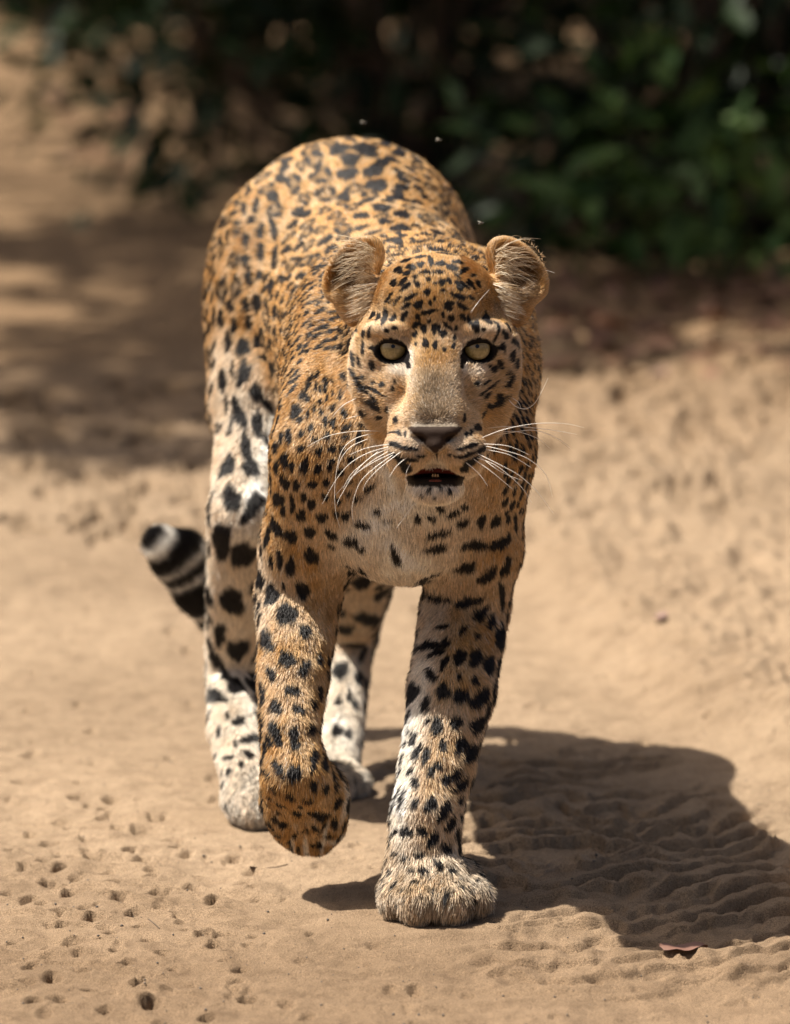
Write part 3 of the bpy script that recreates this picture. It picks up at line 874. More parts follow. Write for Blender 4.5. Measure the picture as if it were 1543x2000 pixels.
SPOTS_SRC = [
 # x0, y0, scale, list of (x, y, half length, half width, angle)
 (580, 420, 2.857, """530,250,32,14,-25 605,260,28,12,-15 688,238,30,10,-10 745,262,26,13,80 840,222,52,12,10 765,205,40,10,15
565,312,24,15,0 635,293,28,12,0 620,325,30,11,-15 690,282,22,14,-20 800,277,24,14,0 865,298,36,14,15 935,312,26,11,-35 900,270,28,10,10 985,340,12,8,0
537,383,20,14,-50 605,405,30,13,-45 590,375,30,11,-50 660,352,14,12,0 670,388,18,12,40 715,328,34,9,0 790,325,30,9,0 735,365,14,10,0 810,380,18,16,90 848,373,18,12,40 905,400,30,16,50 935,395,26,10,45 970,388,30,12,50 1012,385,18,10,60 895,345,22,8,30
727,432,18,16,90 770,385,12,8,0 815,425,18,8,0 630,460,34,12,-30 610,508,28,10,-25 678,500,22,22,0 745,490,14,10,90 768,468,10,8,90 848,497,24,14,0 848,522,20,12,0 900,457,36,14,15 922,513,34,12,35 970,465,20,8,40 560,480,28,8,-50 510,465,26,8,-50 520,485,14,7,-40
735,540,46,10,-12 675,570,18,11,80 815,557,14,10,90 860,577,18,15,90 600,565,28,14,-70 538,580,24,14,-60 490,585,34,13,-60 455,580,24,9,-60 425,560,22,10,-50
668,612,22,14,-15 708,635,22,14,90 738,595,11,9,90 765,637,26,14,90 790,640,24,10,90 815,665,18,16,90 840,620,30,10,40 887,632,14,9,90 925,570,20,12,60 965,600,24,12,55 1000,615,26,16,100 1060,590,26,20,60 1040,640,10,10,0
660,668,18,12,90 718,718,24,15,90 770,730,24,11,90 822,752,12,10,0 870,735,14,10,90 665,720,10,7,90 875,688,14,9,90
333,655,28,20,90 375,665,18,9,90 403,662,24,8,90 545,630,16,10,0 500,645,14,9,0 298,725,26,9,90 318,805,42,11,80 372,745,38,6,95 350,820,28,7,80 425,838,26,13,90 330,895,34,12,50 375,905,14,8,60 365,950,44,13,52 310,950,20,16,90 430,935,10,8,0 475,945,14,14,0 440,980,50,7,30 430,1060,48,14,38 435,1025,24,8,45 505,1085,18,8,90 545,930,9,7,90 535,970,12,10,90 460,1125,18,8,0
555,1145,18,11,90 570,1218,14,11,90 605,1222,14,7,90 535,1215,24,7,15 555,1285,40,11,15 625,1303,40,10,8 560,1350,40,14,25 635,1362,36,9,5 690,1345,26,7,0 600,1400,40,22,40
920,1303,30,8,-10 975,1285,34,10,-20 850,1340,9,7,0 880,1345,9,7,0 905,1350,12,7,0 960,1335,50,10,-20 1030,1305,30,12,-35 975,1375,44,16,-35 935,1410,22,18,-50 1005,1188,24,16,0 970,1215,14,8,90 945,1225,16,9,90 935,1130,26,6,95
1005,945,14,12,90 1100,862,18,14,90 1128,832,22,12,70 1075,845,10,10,0 1040,945,9,7,0 1058,935,20,7,-40 1080,960,40,6,-40 1180,930,34,13,-50 1120,1010,24,12,-50 1115,1045,46,13,-35 1195,790,26,14,-70 1220,830,26,12,-75 1175,885,14,9,-45 1190,905,24,8,-60 1060,1005,24,8,-50 1040,1110,24,7,-60 1065,1060,20,7,-50 1030,1000,10,10,0 780,1335,36,4,90 740,1540,14,7,-30 800,1530,14,7,20 850,1545,14,8,40 700,1560,12,6,0 770,1570,10,6,0 1150,740,28,8,80 1120,620,32,8,60 1160,670,20,14,60 1175,625,26,14,50 1215,720,28,14,55"""),
 (640, 980, 3.507, """920,140,50,30,-10 1050,130,45,28,-70 1145,130,42,30,-65 1232,120,30,16,-80 1280,140,60,14,90 760,215,80,26,-15 745,320,70,26,-5 995,290,80,36,-8 1150,290,56,32,-45 1215,270,60,24,-60 940,440,80,36,-18 1095,500,80,36,-50 1215,440,70,26,-65 960,690,90,38,-15 740,655,80,24,20 1045,770,70,30,-40 1110,825,50,28,-60 1185,640,90,20,85 1240,740,90,22,90 1175,920,100,34,95 790,860,40,18,-10 925,880,40,18,-50 1020,920,22,20,90 690,985,80,26,-15 740,1040,56,22,-20 800,975,50,24,-50 905,1070,48,46,90 1010,1080,70,36,-65 1100,1120,66,36,-75 800,1110,60,18,-60 710,1185,50,28,35 1160,1130,80,30,-70 1005,1228,28,24,90 900,1205,22,14,90 575,1320,80,40,-80 795,1300,52,46,-45 910,1330,58,44,-35 1040,1340,80,46,-55 675,1390,50,32,-60 690,1500,30,12,-60 570,1570,40,12,50 1090,1420,80,16,-75
345,60,30,18,0 165,265,60,30,20 235,315,30,20,0 470,370,60,28,65 615,110,30,20,90 420,130,40,10,-10 710,110,30,22,0 770,45,28,22,0 855,75,50,22,-15 935,20,30,24,0 235,545,65,55,0 370,620,58,40,-40 280,790,80,50,0 130,860,50,36,0 105,740,30,22,90 180,985,55,26,0 240,1050,60,20,-60 90,1160,56,50,90 210,1210,40,30,90 145,1330,50,15,90 80,1370,30,24,90 180,1400,36,20,90 65,1570,40,36,0 135,1590,36,24,90"""),
 (680, 1400, 4.06, """705,75,70,44,-80 855,45,50,46,0 1030,60,80,48,-45 525,180,60,24,-75 755,235,52,26,80 885,230,80,38,-70 970,280,90,40,-60 550,285,64,26,-65 620,310,64,28,-80 490,110,30,10,60 715,390,30,26,0 660,430,56,24,-75 500,435,32,18,-70 845,450,66,34,-50 765,505,46,34,-60 540,520,50,26,85 890,535,80,36,-55 440,640,70,24,-75 535,685,50,22,-80 655,700,72,40,-60 760,750,90,38,-70 880,660,40,22,-70 805,850,70,28,-65 460,915,46,44,0 585,910,40,36,0 675,975,64,38,-50 775,1045,50,38,45 380,910,34,18,-70 855,910,50,14,-75 325,1020,30,12,-70 560,1100,42,26,0 460,1130,44,18,30 715,1185,54,24,45 825,1230,34,20,0 300,1180,24,16,-70 335,1235,34,14,-70 595,1230,40,24,0 495,1230,30,16,0 375,1090,24,16,0 535,1320,30,10,0 370,1350,50,12,-45 440,1385,18,10,-40 665,1390,40,12,-80 780,1440,60,18,-80 435,1440,14,8,0 405,1490,14,10,0 890,1360,20,12,0 960,1460,40,14,-80 1020,1305,20,12,0"""),
 (380, 1180, 3.674, """655,70,60,50,-20 525,265,82,40,85 665,395,60,54,90 455,130,70,16,90 555,510,52,30,60 790,195,45,42,0 795,455,60,32,-70 700,620,50,36,0 600,735,60,34,65 750,755,44,32,0 850,715,44,20,85 500,640,80,20,80 500,820,60,20,85 585,930,90,38,70 715,930,50,34,80 725,1010,44,34,50 835,900,40,26,90 895,640,44,20,90 890,395,44,20,90 880,900,40,14,90 605,1180,66,30,60 715,1215,60,46,90 855,1120,80,24,90 930,1140,60,22,90 520,1210,40,18,50 585,1320,44,20,45 850,1300,34,30,90 930,1320,34,24,90 1000,1310,30,20,90 690,1375,36,24,20 815,1400,34,22,0 550,1385,30,12,25 620,1440,36,18,20 755,1445,18,18,0 530,1430,24,10,40 1025,1430,44,22,110 735,1505,36,22,20 815,1500,12,12,0 605,1490,14,12,0 580,1530,22,12,90 915,1530,46,34,0 1000,1570,30,20,90 640,1580,26,22,0 775,1600,30,22,0 555,1610,14,12,0 860,1605,28,18,45 595,1650,28,16,25 720,1660,20,18,90 965,1655,36,12,-15 685,1710,26,14,80 870,1720,38,24,0 680,1785,14,14,0 745,1760,20,12,90 860,1800,24,10,0 510,1050,60,14,90 540,990,50,20,80
185,220,70,34,80 310,320,80,64,0 410,520,50,30,90 160,390,80,30,65 225,520,44,26,50 295,590,56,56,0 160,665,60,44,0 315,840,44,26,-10 240,800,34,12,70 185,920,36,22,90 395,965,66,34,-15 290,1005,26,14,90 160,1080,20,16,0 240,1110,36,18,-10 390,1085,44,24,20 335,1155,24,20,-40 245,1210,26,18,-40 425,1180,14,10,0 130,980,24,14,90"""),
 (380, 700, 3.674, """525,1290,70,18,-75 475,1580,85,36,80 555,1700,70,44,-70 770,1660,70,44,80 660,1840,70,60,90 450,1890,90,16,90 560,1460,40,16,85 620,1440,60,18,85 690,1490,60,30,90 640,1640,30,18,90 695,1275,44,40,90 590,1210,70,30,70
360,130,80,32,-60 215,160,80,24,90 290,70,50,14,100 560,70,50,44,0 450,240,66,46,75 525,325,50,34,60 320,390,110,36,75 450,470,84,36,80 365,630,84,38,85 505,570,44,20,90 240,330,70,12,85 270,480,70,12,95 250,770,70,38,-80 400,780,70,52,90 200,820,60,14,-75 265,1000,80,60,90 420,1060,100,55,-60 195,1310,110,56,85 350,1400,95,75,-45 125,1060,110,20,95 265,1730,90,80,45 400,1640,40,20,90 100,1380,80,18,90 185,1960,80,36,90
730,380,60,34,-60 825,170,60,16,-70 780,265,24,24,0 810,290,30,18,90 880,120,36,12,-65 940,165,24,20,90 990,165,16,10,90 1085,130,34,24,90 1050,265,40,18,90 1135,190,34,20,90 910,385,24,16,90 860,365,30,10,90 840,495,26,18,90 1000,465,40,20,90 945,455,34,20,90 770,540,26,18,90 675,555,44,24,90 625,570,40,16,90 760,440,30,16,-60 1105,490,46,20,-35 1085,395,30,26,90 1220,385,34,26,90 1235,470,40,22,-10 895,670,30,24,90 960,555,26,26,0 1100,560,24,22,0 990,645,34,24,-30 870,580,20,16,0 1065,655,26,26,0 1195,570,44,30,90 770,645,24,24,0 585,640,34,24,90 655,725,50,26,90 705,770,44,14,90 595,780,50,20,90 545,760,44,14,90 795,770,50,28,90 885,795,30,26,90 990,735,24,18,0 970,785,24,20,90 1130,730,26,26,0 660,890,50,24,75 735,905,36,28,90 850,900,30,28,90 945,890,26,24,0 555,870,50,16,90 630,860,36,14,90 785,995,30,24,90 605,1010,50,34,90 705,1040,56,18,90 840,1045,40,26,90 945,990,26,26,0 1035,1015,26,22,0 1105,965,26,18,0 1115,885,20,16,0 1050,820,30,24,0 640,1090,40,18,90 765,1120,40,34,90 915,1135,34,32,0 1020,1110,26,24,0 1090,1125,30,30,0 830,1240,44,36,0 985,1250,50,26,30 1120,1300,50,28,15 1205,1355,30,22,0 990,1340,26,14,30 840,1410,62,38,50 1200,1190,60,20,10 1260,930,40,18,-30 1180,1000,36,18,-20 1310,1095,30,16,0 1000,360,30,16,90 935,220,30,14,90 900,220,30,10,90 950,290,24,12,90 900,310,20,14,90 870,200,30,10,90 990,260,24,8,90 820,400,40,10,95"""),
 (380, 240, 2.204, """235,300,24,14,90 195,340,28,10,90 265,360,40,12,95 215,370,30,10,90 250,420,20,16,90 290,470,34,16,90 230,505,34,14,90 345,460,50,16,75 290,560,34,16,90 225,590,26,18,90 150,490,30,12,90 350,580,44,20,90 240,660,36,16,90 285,660,20,16,90 335,705,34,24,90 385,680,20,12,90 165,780,22,16,90 230,780,30,14,90 275,780,40,18,90 350,815,28,20,90 240,865,28,16,90 120,840,40,12,90 180,870,36,14,90 395,875,30,10,90 155,940,40,14,90 210,970,36,26,90 90,830,40,10,90 315,1005,36,18,0 340,1055,40,30,0 220,1070,40,20,90 175,1060,40,10,90 130,1090,30,14,90 300,900,40,18,20 275,940,18,26,0
625,118,44,24,0 670,160,40,25,0 660,225,50,25,-10 785,275,42,30,0 875,330,45,28,10 805,370,38,30,0 890,400,38,24,10 720,405,32,20,0 885,460,44,24,10 770,210,40,30,-10 735,120,56,28,15 590,68,50,16,0 740,340,36,16,-15 820,430,32,14,0 890,285,30,20,10 950,450,26,14,20 850,510,44,16,-15 770,480,40,12,-20 720,455,30,12,-20 800,100,40,12,15 850,160,36,12,20 880,215,34,10,25 930,205,30,9,30 950,250,30,9,30 960,345,26,12,25 985,385,34,10,25 930,345,24,14,20 990,325,26,10,35 1010,440,34,10,25 1060,410,22,10,35 1000,240,22,8,40 960,290,26,10,30 900,115,24,10,25 1070,455,34,10,20 1010,490,40,12,5 1110,440,26,10,40 1160,490,40,12,40 1120,500,40,12,30 1190,520,34,10,45 960,520,40,9,-5 1060,560,44,12,8 1150,560,36,10,30 880,520,24,18,0 830,565,20,14,0"""),
]
RINGS_SRC = [(380, 240, 2.204, """500,95,46,22,-15 520,165,48,36,-15 550,230,54,40,-20 570,315,50,36,-20 690,290,46,26,-15 430,265,34,44,0 175,590,26,38,0 185,705,26,46,0 125,720,26,60,0 190,455,22,34,0 120,550,22,40,0 440,110,34,16,-30 300,925,40,46,0 480,330,34,26,-30 560,385,36,22,-30 640,350,34,18,-20 630,430,34,14,-25 460,190,26,22,-40""")]
SP = []          # centre, normal, A, B, ring, strength
for x0, y0, sc, txt in SPOTS_SRC:
    for t in txt.split():
        x, y, a, b, ang = (float(q) for q in t.split(','))
        k = 1.27 if sc == 2.857 else 1.12 if sc == 2.204 else (1.16 if (sc == 3.674 and y0 == 700 and x > 520) else 1.10)
        f = frame(x0 + x / sc, y0 + y / sc, k * a / sc, k * b / sc, ang)
        if f is not None:
            SP.append((*f, 0))
for x0, y0, sc, txt in RINGS_SRC:
    for t in txt.split():
        x, y, a, b, ang = (float(q) for q in t.split(','))
        f = frame(x0 + x / sc, y0 + y / sc, a / sc, b / sc, ang)
        if f is not None:
            SP.append((*f, 1))
hand = len(SP)

# --- fill the coat with further spots where none was read off
def spot_r(p):
    x, y, z = p
    if z < 0.06: return 0.0032
    if y > 7.26 and z > 0.62: return 0.0108
    if y < 7.26: return 0.0047 if z > 0.36 else 0.0066
    if z < 0.36: return 0.0085
    return 0.0068


cand = rng.permutation(NV)[:60000]
hu = BUVW[cand]
skip = ((np.abs(hu[:, 0]) < 250) & (hu[:, 1] > -300) & (hu[:, 1] < 260) & (hu[:, 2] > -175)) | (tailw[cand] > 0.4)
skip |= (BV[cand, 2] < 0.02)
skip |= (tan[cand] < 0.25) & (BV[cand, 2] > 0.3) & (rng.random(len(cand)) < 0.995)
cv = norm(CAM - BV[cand]); facing = (BN[cand] * cv).sum(1) > 0.3
cp_ = project(BV[cand])
free = (cp_[1] < 770) & ~((cp_[0] < 556) & (cp_[1] > 430)) & ~((cp_[0] < 760) & (cp_[0] > 590) & (cp_[1] > 690))
free |= (cp_[0] > 985) & (cp_[1] < 1010)
skip |= facing & ~free
cand = cand[~skip]
SC = np.array([s[0] for s in SP]); SR = np.array([0.5 * (np.linalg.norm(s[2]) + np.linalg.norm(s[3])) for s in SP])
SCl = list(SC); SRl = list(SR)
buf = np.zeros((6000, 3)); br = np.zeros(6000); nb = len(SCl)
buf[:nb] = SC; br[:nb] = SR
for i in cand:
    p = BV[i]; r = spot_r(p) * (0.8 + 0.45 * rng.random())
    d2 = ((buf[:nb] - p) ** 2).sum(1)
    lim = (br[:nb] + r) * 0.94 + 0.0014
    if (d2 < lim * lim).any():
        continue
    n = BN[i]
    g = gro[i] - n * (gro[i] @ n); g = g / max(np.linalg.norm(g), 1e-6)
    t = np.cross(n, g)
    e = 1.05 + 0.5 * rng.random()
    ring = 1 if (p[1] > 7.3 and p[2] > 0.42 and r > 0.0105) else 0
    SP.append((p.copy(), n.copy(), g * r * e, t * r / e ** 0.5, ring))
    buf[nb] = p; br[nb] = r; nb += 1
print("spots", hand, len(SP))


def paint(pts, nrm):
    """0..1 darkness of the markings at points of the skin"""
    out = np.zeros(len(pts))
    cell = 0.02
    key = np.floor(pts / cell).astype(np.int64) + 1000
    code = (key[:, 0] * 4096 + key[:, 1]) * 4096 + key[:, 2]
    order = np.argsort(code); cs = code[order]
    rr = np.random.default_rng(5)
    for c, n, A, B, ring in SP:
        ph = rr.random(4) * 6.283
        ext = np.maximum(np.abs(A), np.abs(B)) * 1.5 + 0.006
        k0 = np.floor((c - ext) / cell).astype(int) + 1000
        k1 = np.floor((c + ext) / cell).astype(int) + 1000
        ids = []
        for kx in range(k0[0], k1[0] + 1):
            for ky in range(k0[1], k1[1] + 1):
                b = (kx * 4096 + ky) * 4096
                i0 = np.searchsorted(cs, b + k0[2]); i1 = np.searchsorted(cs, b + k1[2] + 1)
                if i1 > i0:
                    ids.append(order[i0:i1])
        if not ids:
            continue
        ids = np.concatenate(ids)
        d = pts[ids] - c
        h = d @ n
        ok = (np.abs(h) < 0.022) & ((nrm[ids] @ n) > -0.1)
        ids = ids[ok]; d = d[ok]; h = h[ok]
        if not len(ids):
            continue
        d = d - h[:, None] * n
        a2 = A @ A; b2 = B @ B; ab = A @ B
        det = a2 * b2 - ab * ab
        da = d @ A; db = d @ B
        qa = (da * b2 - db * ab) / det; qb = (db * a2 - da * ab) / det
        r = np.sqrt(qa * qa + qb * qb)
        f = np.arctan2(qb, qa)
        edge = 1 + 0.10 * np.sin(2 * f + ph[0]) + 0.10 * np.sin(3 * f + ph[1]) + 0.07 * np.sin(5 * f + ph[2])
        rm = math.sqrt(math.sqrt(det))                     # mean radius in metres
        soft = max(0.20, 0.0012 / rm)
        v = np.clip((edge - r) / soft + 0.5, 0, 1)
        if ring:
            gap = 0.55 + 0.45 * np.cos(3 * f + ph[3])
            inner = np.clip((0.42 * edge - r) / 0.25 + 0.5, 0, 1)
            v = v * (1 - 0.6 * inner) * np.clip(0.45 + 1.2 * gap, 0, 1)
        out[ids] = np.maximum(out[ids], v)
    return out


# --- softer patches of paler or warmer coat, a few also holding painted light: x, y, half axes, angle, tan value, strength
PATCH = [
 (766, 648, 50, 10, 0, 0.4, .7), (936, 645, 50, 10, 0, 0.45, .7), (778, 722, 24, 12, 14, 0.15, .75), (932, 722, 24, 12, -14, 0.2, .7),
 (800, 705, 10, 30, 0, 0.0, .8), (906, 705, 9, 28, 0, 0.05, .7), (712, 700, 34, 60, 0, 0.82, .8), (985, 700, 30, 60, 0, 0.8, .8),
 (740, 770, 50, 36, 30, 0.88, .8), (975, 790, 50, 44, -30, 0.9, .8), (770, 830, 34, 40, 0, 0.75, .8), (925, 830, 30, 40, 0, 0.8, .7), (690, 640, 26, 50, 0, 0.8, .7), (1010, 640, 26, 50, 0, 0.9, .7),
 (850, 890, 100, 28, 0, 0.75, .8), (850, 905, 26, 14, 0, 0.3, .9), (800, 968, 18, 18, 0, -0.1, .95), (855, 968, 46, 18, 0, 0.2, .8),
 (745, 935, 36, 40, 0, -0.1, .9), (735, 985, 60, 40, 20, 0.15, .7), (850, 560, 110, 90, 0, 1.0, .8),
 (640, 850, 110, 160, 0, 0.92, .9), (1000, 850, 60, 160, 0, 0.95, .9), (640, 960, 90, 60, 0, 0.85, .9), (850, 712, 38, 46, 0, 0.95, .8),
 (785, 1050, 105, 85, 0, -0.1, .9), (700, 1090, 60, 40, 0, 0.35, .7), (890, 1060, 90, 60, 0, 0.5, .7), (960, 1080, 60, 120, 0, 0.75, .6),  # first: white chest fur made whiter to carry painted bounce light
 (802, 1430, 34, 90, 12, -0.15, 1.0), (784, 1540, 24, 110, 10, -0.05, .95), (825, 1340, 36, 60, 0, 0.1, .85), (835, 1230, 40, 70, 0, 0.4, .7),  # first two: white fur plus its sunlit highlight put into the colour
 (915, 1300, 56, 200, 8, 0.9, .9), (870, 1520, 46, 150, 10, 0.75, .9), (755, 1690, 18, 60, 0, 0.2, .8), (850, 1740, 110, 60, 0, 0.6, .8),
 (560, 1300, 60, 220, 0, 0.82, .9), (515, 1150, 26, 120, 0, 0.45, .8), (640, 1330, 30, 160, 5, 0.12, .85), (590, 1580, 85, 100, 0, 0.95, .9), (572, 1655, 5, 26, 0, 0.1, .8), (597, 1655, 5, 26, 0, 0.0, .9), (634, 1630, 5, 34, 15, 0.0, .9), (655, 1640, 26, 5, -25, 0.1, .8), (505, 1580, 8, 70, 0, 0.1, .8), (676, 1560, 8, 50, 0, 0.2, .8),
 (470, 940, 90, 150, 0, 0.32, .8), (512, 960, 36, 150, 10, -0.05, .9), (460, 1200, 70, 130, 0, 0.35, .8), (455, 1470, 70, 110, 0, 0.25, .85),
 (490, 560, 90, 170, 0, 0.9, .7), (430, 760, 30, 160, 0, 0.35, .6), (700, 1200, 60, 160, 0, 0.6, .8), (650, 1440, 30, 80, 0, 0.0, .7),
]
FR = []
for x, y, a, b, ang, tv, st in PATCH:
    f = frame(x, y, a, b, ang, lim=0.5)
    if f is not None:
        FR.append((*f, tv, st))


def patches(pts, nrm, t):
    for c, n, A, B, tv, st in FR:
        d = pts - c
        h = d @ n
        m = np.nonzero((np.abs(h) < 0.06) & (np.abs(d).max(1) < 0.17) & (nrm @ n > 0.0))[0]
        if not len(m): continue
        dd = d[m] - h[m][:, None] * n
        a2 = A @ A; b2 = B @ B; ab = A @ B; det = a2 * b2 - ab * ab
        da = dd @ A; db = dd @ B
        r = np.sqrt(((da * b2 - db * ab) / det) ** 2 + ((db * a2 - da * ab) / det) ** 2)
        w = st * np.clip(1.35 - r, 0, 0.7) / 0.7
        w = w * w * (3 - 2 * w)
        t[m] = t[m] * (1 - w) + tv * w
    return t


def noise3(p, f, seed):
    r = np.random.default_rng(seed)
    o = 0
    for _ in range(5):
        k = r.normal(size=3) * f
        o = o + np.sin(p @ k + r.random() * 6.28)
    return o / 2.2


C_TAN = np.array([0.56, 0.345, 0.140]); C_WHITE = np.array([0.90, 0.84, 0.74]); C_DEEP = np.array([0.48, 0.255, 0.080])
C_BLACK = np.array([0.013, 0.011, 0.012])
INV_TAILSEG = [(TAIL[i], TAIL[i + 1]) for i in range(len(TAIL) - 1)]


def tail_dark(pts):
    """black bands along the tail"""
    L0 = 0; best = np.full(len(pts), 9.0); s = np.zeros(len(pts)); tot = 0
    for a, b in INV_TAILSEG:
        ab = b - a; l = np.linalg.norm(ab)
        h = np.clip((pts - a) @ ab / (l * l), 0, 1 if b is not TAIL[-1] else 2)
        d = np.linalg.norm(pts - a - h[:, None] * ab, axis=1)
        m = d < best
        best[m] = d[m]; s[m] = tot + h[m] * l
        tot += l
    e = tot - s                                        # distance from the tip
    v = np.zeros(len(pts))
    for c, w in ((-0.026, .012), (0.014, .013), (0.042, .007), (0.074, .019), (0.116, .014), (0.155, .016), (0.20, .014), (0.245, .013), (0.29, .014), (0.335, .013), (0.39, .013), (0.44, .012), (0.50, .012), (0.56, .012)):
        v = np.maximum(v, np.clip((w - np.abs(e - c)) / 0.003 + 0.5, 0, 1))
    return v


def coat(pts, nrm, t, tw):
    dark = paint(pts, nrm)
    tw_ = tw > 0.45
    if tw_.any():
        dark[tw_] = tail_dark(pts[tw_])
        t = t.copy(); t[tw_] = -0.1
    t = patches(pts, nrm, t.copy())
    t = np.clip(t + 0.07 * noise3(pts, 60, 3) + 0.05 * noise3(pts, 170, 4), -0.1, 1.25)
    w = np.clip(t, 0, 1)[:, None]
    col = C_WHITE * (1 - w) + C_TAN * w
    pw = np.clip(-t / 0.08, 0, 1)[:, None]
    col = col * (1 - pw) + np.array([0.95, 0.93, 0.89]) * pw  # palest coat pushed whiter, a sun highlight painted into the fur
    d = np.clip((t - 0.9) / 0.3, 0, 1)[:, None]
    col = col * (1 - d) + C_DEEP * d
    # greyer brown bridge of the nose
    h = (pts - HO) @ HB.T / HS
    nb = np.exp(-(h[:, 0] / 46) ** 4 - ((h[:, 1] + 90) / 66) ** 4) * (h[:, 2] > 20)
    mot = 1 + 0.34 * np.random.default_rng(8).normal(size=len(pts)) * nb + 0.10 * noise3(pts, 260, 51) * nb
    nb = (nb * 0.9)[:, None]
    col = col * (1 - nb) + np.array([0.235, 0.172, 0.112]) * nb
    col = col * np.clip(mot, 0.4, 1.6)[:, None]
    # ear hollows: dark brown skin with their shade put into the colour
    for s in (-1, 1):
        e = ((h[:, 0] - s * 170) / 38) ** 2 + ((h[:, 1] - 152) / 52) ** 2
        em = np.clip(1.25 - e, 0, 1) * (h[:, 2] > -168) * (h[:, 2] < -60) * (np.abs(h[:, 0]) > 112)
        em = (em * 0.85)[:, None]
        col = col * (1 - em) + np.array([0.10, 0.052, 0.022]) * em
    col = col * (1 - dark[:, None]) + C_BLACK * dark[:, None]
    return col, dark


# --- bare skin of the face
def face_masks(h):
    u, v, w = h[:, 0], h[:, 1], h[:, 2]
    half = np.clip(52 - np.clip(-146 - v, 0, 60) * 1.1, 5, 52)
    nose = (v < -141 - 0.10 * np.abs(u) * 0) & (v > -192) & (np.abs(u) < half) & (w > 84)
    eye = np.zeros(len(u)); rim = np.zeros(len(u), bool)
    for s in (-1, 1):
        du, dv = (u - s * 83), (v - 6)
        c, si = math.cos(math.radians(s * 14)), math.sin(math.radians(s * 14))
        a = (du * c + dv * si); b = (-du * si + dv * c)
        q = np.sqrt((a / 30) ** 2 + (b / 22) ** 2)
        lower = np.where(b < 0, 1.34, 1.04)
        m = (q < lower) & (w > -70)
        inner = (np.abs(u - s * (53 + 0.12 * (v + 10))) < 5) & (v < 8) & (v > -32) & (w > -60)
        outer = (np.abs(v - 12 + 0.25 * (s * u - 112)) < 4.5) & (s * u > 106) & (s * u < 130) & (w > -90)
        inner |= outer
        rim |= m | inner
    mouth = (np.abs(u) < 56) & (v < -219) & (v > -250) & (w > -20) & (w < 96 - 0.4 * np.abs(u))
    lip = (np.abs(u) < 57) & (v < -234) & (v > -256) & (w > 20)
    return nose, rim, mouth, lip


nose_m, rim_m, mouth_m, lip_m = face_masks(BUVW)
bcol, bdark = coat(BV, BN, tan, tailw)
bcol *= 0.45  # skin darkened so the gaps between hairs look shaded
bcol[mouth_m] = (0.09, 0.015, 0.01)
bcol[lip_m] = (0.020, 0.014, 0.011)
bcol[rim_m] = (0.008, 0.006, 0.006)
bcol[nose_m] = (0.034, 0.021, 0.015)
bare = nose_m | rim_m | mouth_m | lip_m

leopard = empty("leopard", (0.0, 7.3, 0.0))
tag(leopard, "spotted leopard walking towards the camera on sand with one forepaw lifted", "leopard")
body_me = fast_mesh("body", BV, BF)
at = body_me.color_attributes.new("coat", 'FLOAT_COLOR', 'POINT')
at.data.foreach_set("color", np.concatenate([bcol, bare[:, None].astype(float)], 1).astype(np.float32).ravel())
m, nt, b = nodemat("leopard_skin")
an = nt.nodes.new('ShaderNodeAttribute'); an.attribute_name = "coat"
nt.links.new(an.outputs['Color'], b.inputs['Base Color'])
mp = nt.nodes.new('ShaderNodeMapRange')
nt.links.new(an.outputs['Alpha'], mp.inputs[0])
mp.inputs[3].default_value = 0.9; mp.inputs[4].default_value = 0.7
nt.links.new(mp.outputs[0], b.inputs['Roughness'])
bn = nt.nodes.new('ShaderNodeTexNoise'); bn.inputs['Scale'].default_value = 900
bp = nt.nodes.new('ShaderNodeBump'); bp.inputs['Strength'].default_value = 0.35; bp.inputs['Distance'].default_value = 0.001
nt.links.new(bn.outputs[0], bp.inputs['Height']); nt.links.new(bp.outputs[0], b.inputs['Normal'])
b.inputs['Specular IOR Level'].default_value = 0.12
body_me.materials.append(m)
body = link(bpy.data.objects.new("body", body_me), leopard)

# ------------------------------------------------------------------ fur
m, nt, b = nodemat("leopard_fur")
an = nt.nodes.new('ShaderNodeAttribute'); an.attribute_name = "coat"
nt.links.new(an.outputs['Color'], b.inputs['Base Color'])
b.inputs['Roughness'].default_value = 0.42
b.inputs['Specular IOR Level'].default_value = 0.34
fur_mat = m


def make_fur(name, pts, rad, col, mat, parent):
    """pts (n,k,3), rad (n,k), col (n,3)"""
    n, k, _ = pts.shape
    cu = bpy.data.hair_curves.new(name)
    cu.add_curves([k] * n)
    cu.attributes['position'].data.foreach_set('vector', np.ascontiguousarray(pts, np.float32).ravel())
    a = cu.attributes.get('radius') or cu.attributes.new('radius', 'FLOAT', 'POINT')
    a.data.foreach_set('value', np.ascontiguousarray(rad, np.float32).ravel())
    a = cu.attributes.new('coat', 'FLOAT_COLOR', 'CURVE')
    a.data.foreach_set('color', np.concatenate([col, np.ones((n, 1))], 1).astype(np.float32).ravel())
    cu.materials.append(mat)
    return link(bpy.data.objects.new(name, cu), parent)


T = np.concatenate([BF[:, [0, 1, 2]], BF[:, [0, 2, 3]]])
area = 0.5 * np.linalg.norm(np.cross(BV[T[:, 1]] - BV[T[:, 0]], BV[T[:, 2]] - BV[T[:, 0]]), axis=1)
headm = ((np.abs(BUVW[:, 0]) < 240) & (BUVW[:, 1] > -310) & (BUVW[:, 1] < 270) & (BUVW[:, 2] > -190)).astype(float)
dens = 66e4 + headm * 120e4                              # hairs per square metre
dens[bare] = 0
dens = np.where(hlen < 0.0012, 0, dens)
cnt = area * dens[T].mean(1)
cnt = np.floor(cnt + rng.random(len(cnt))).astype(int)
ti = np.repeat(np.arange(len(T)), cnt)
N = len(ti)
r1 = np.sqrt(rng.random(N)); r2 = rng.random(N)
bc = np.stack([1 - r1, r1 * (1 - r2), r1 * r2], 1)


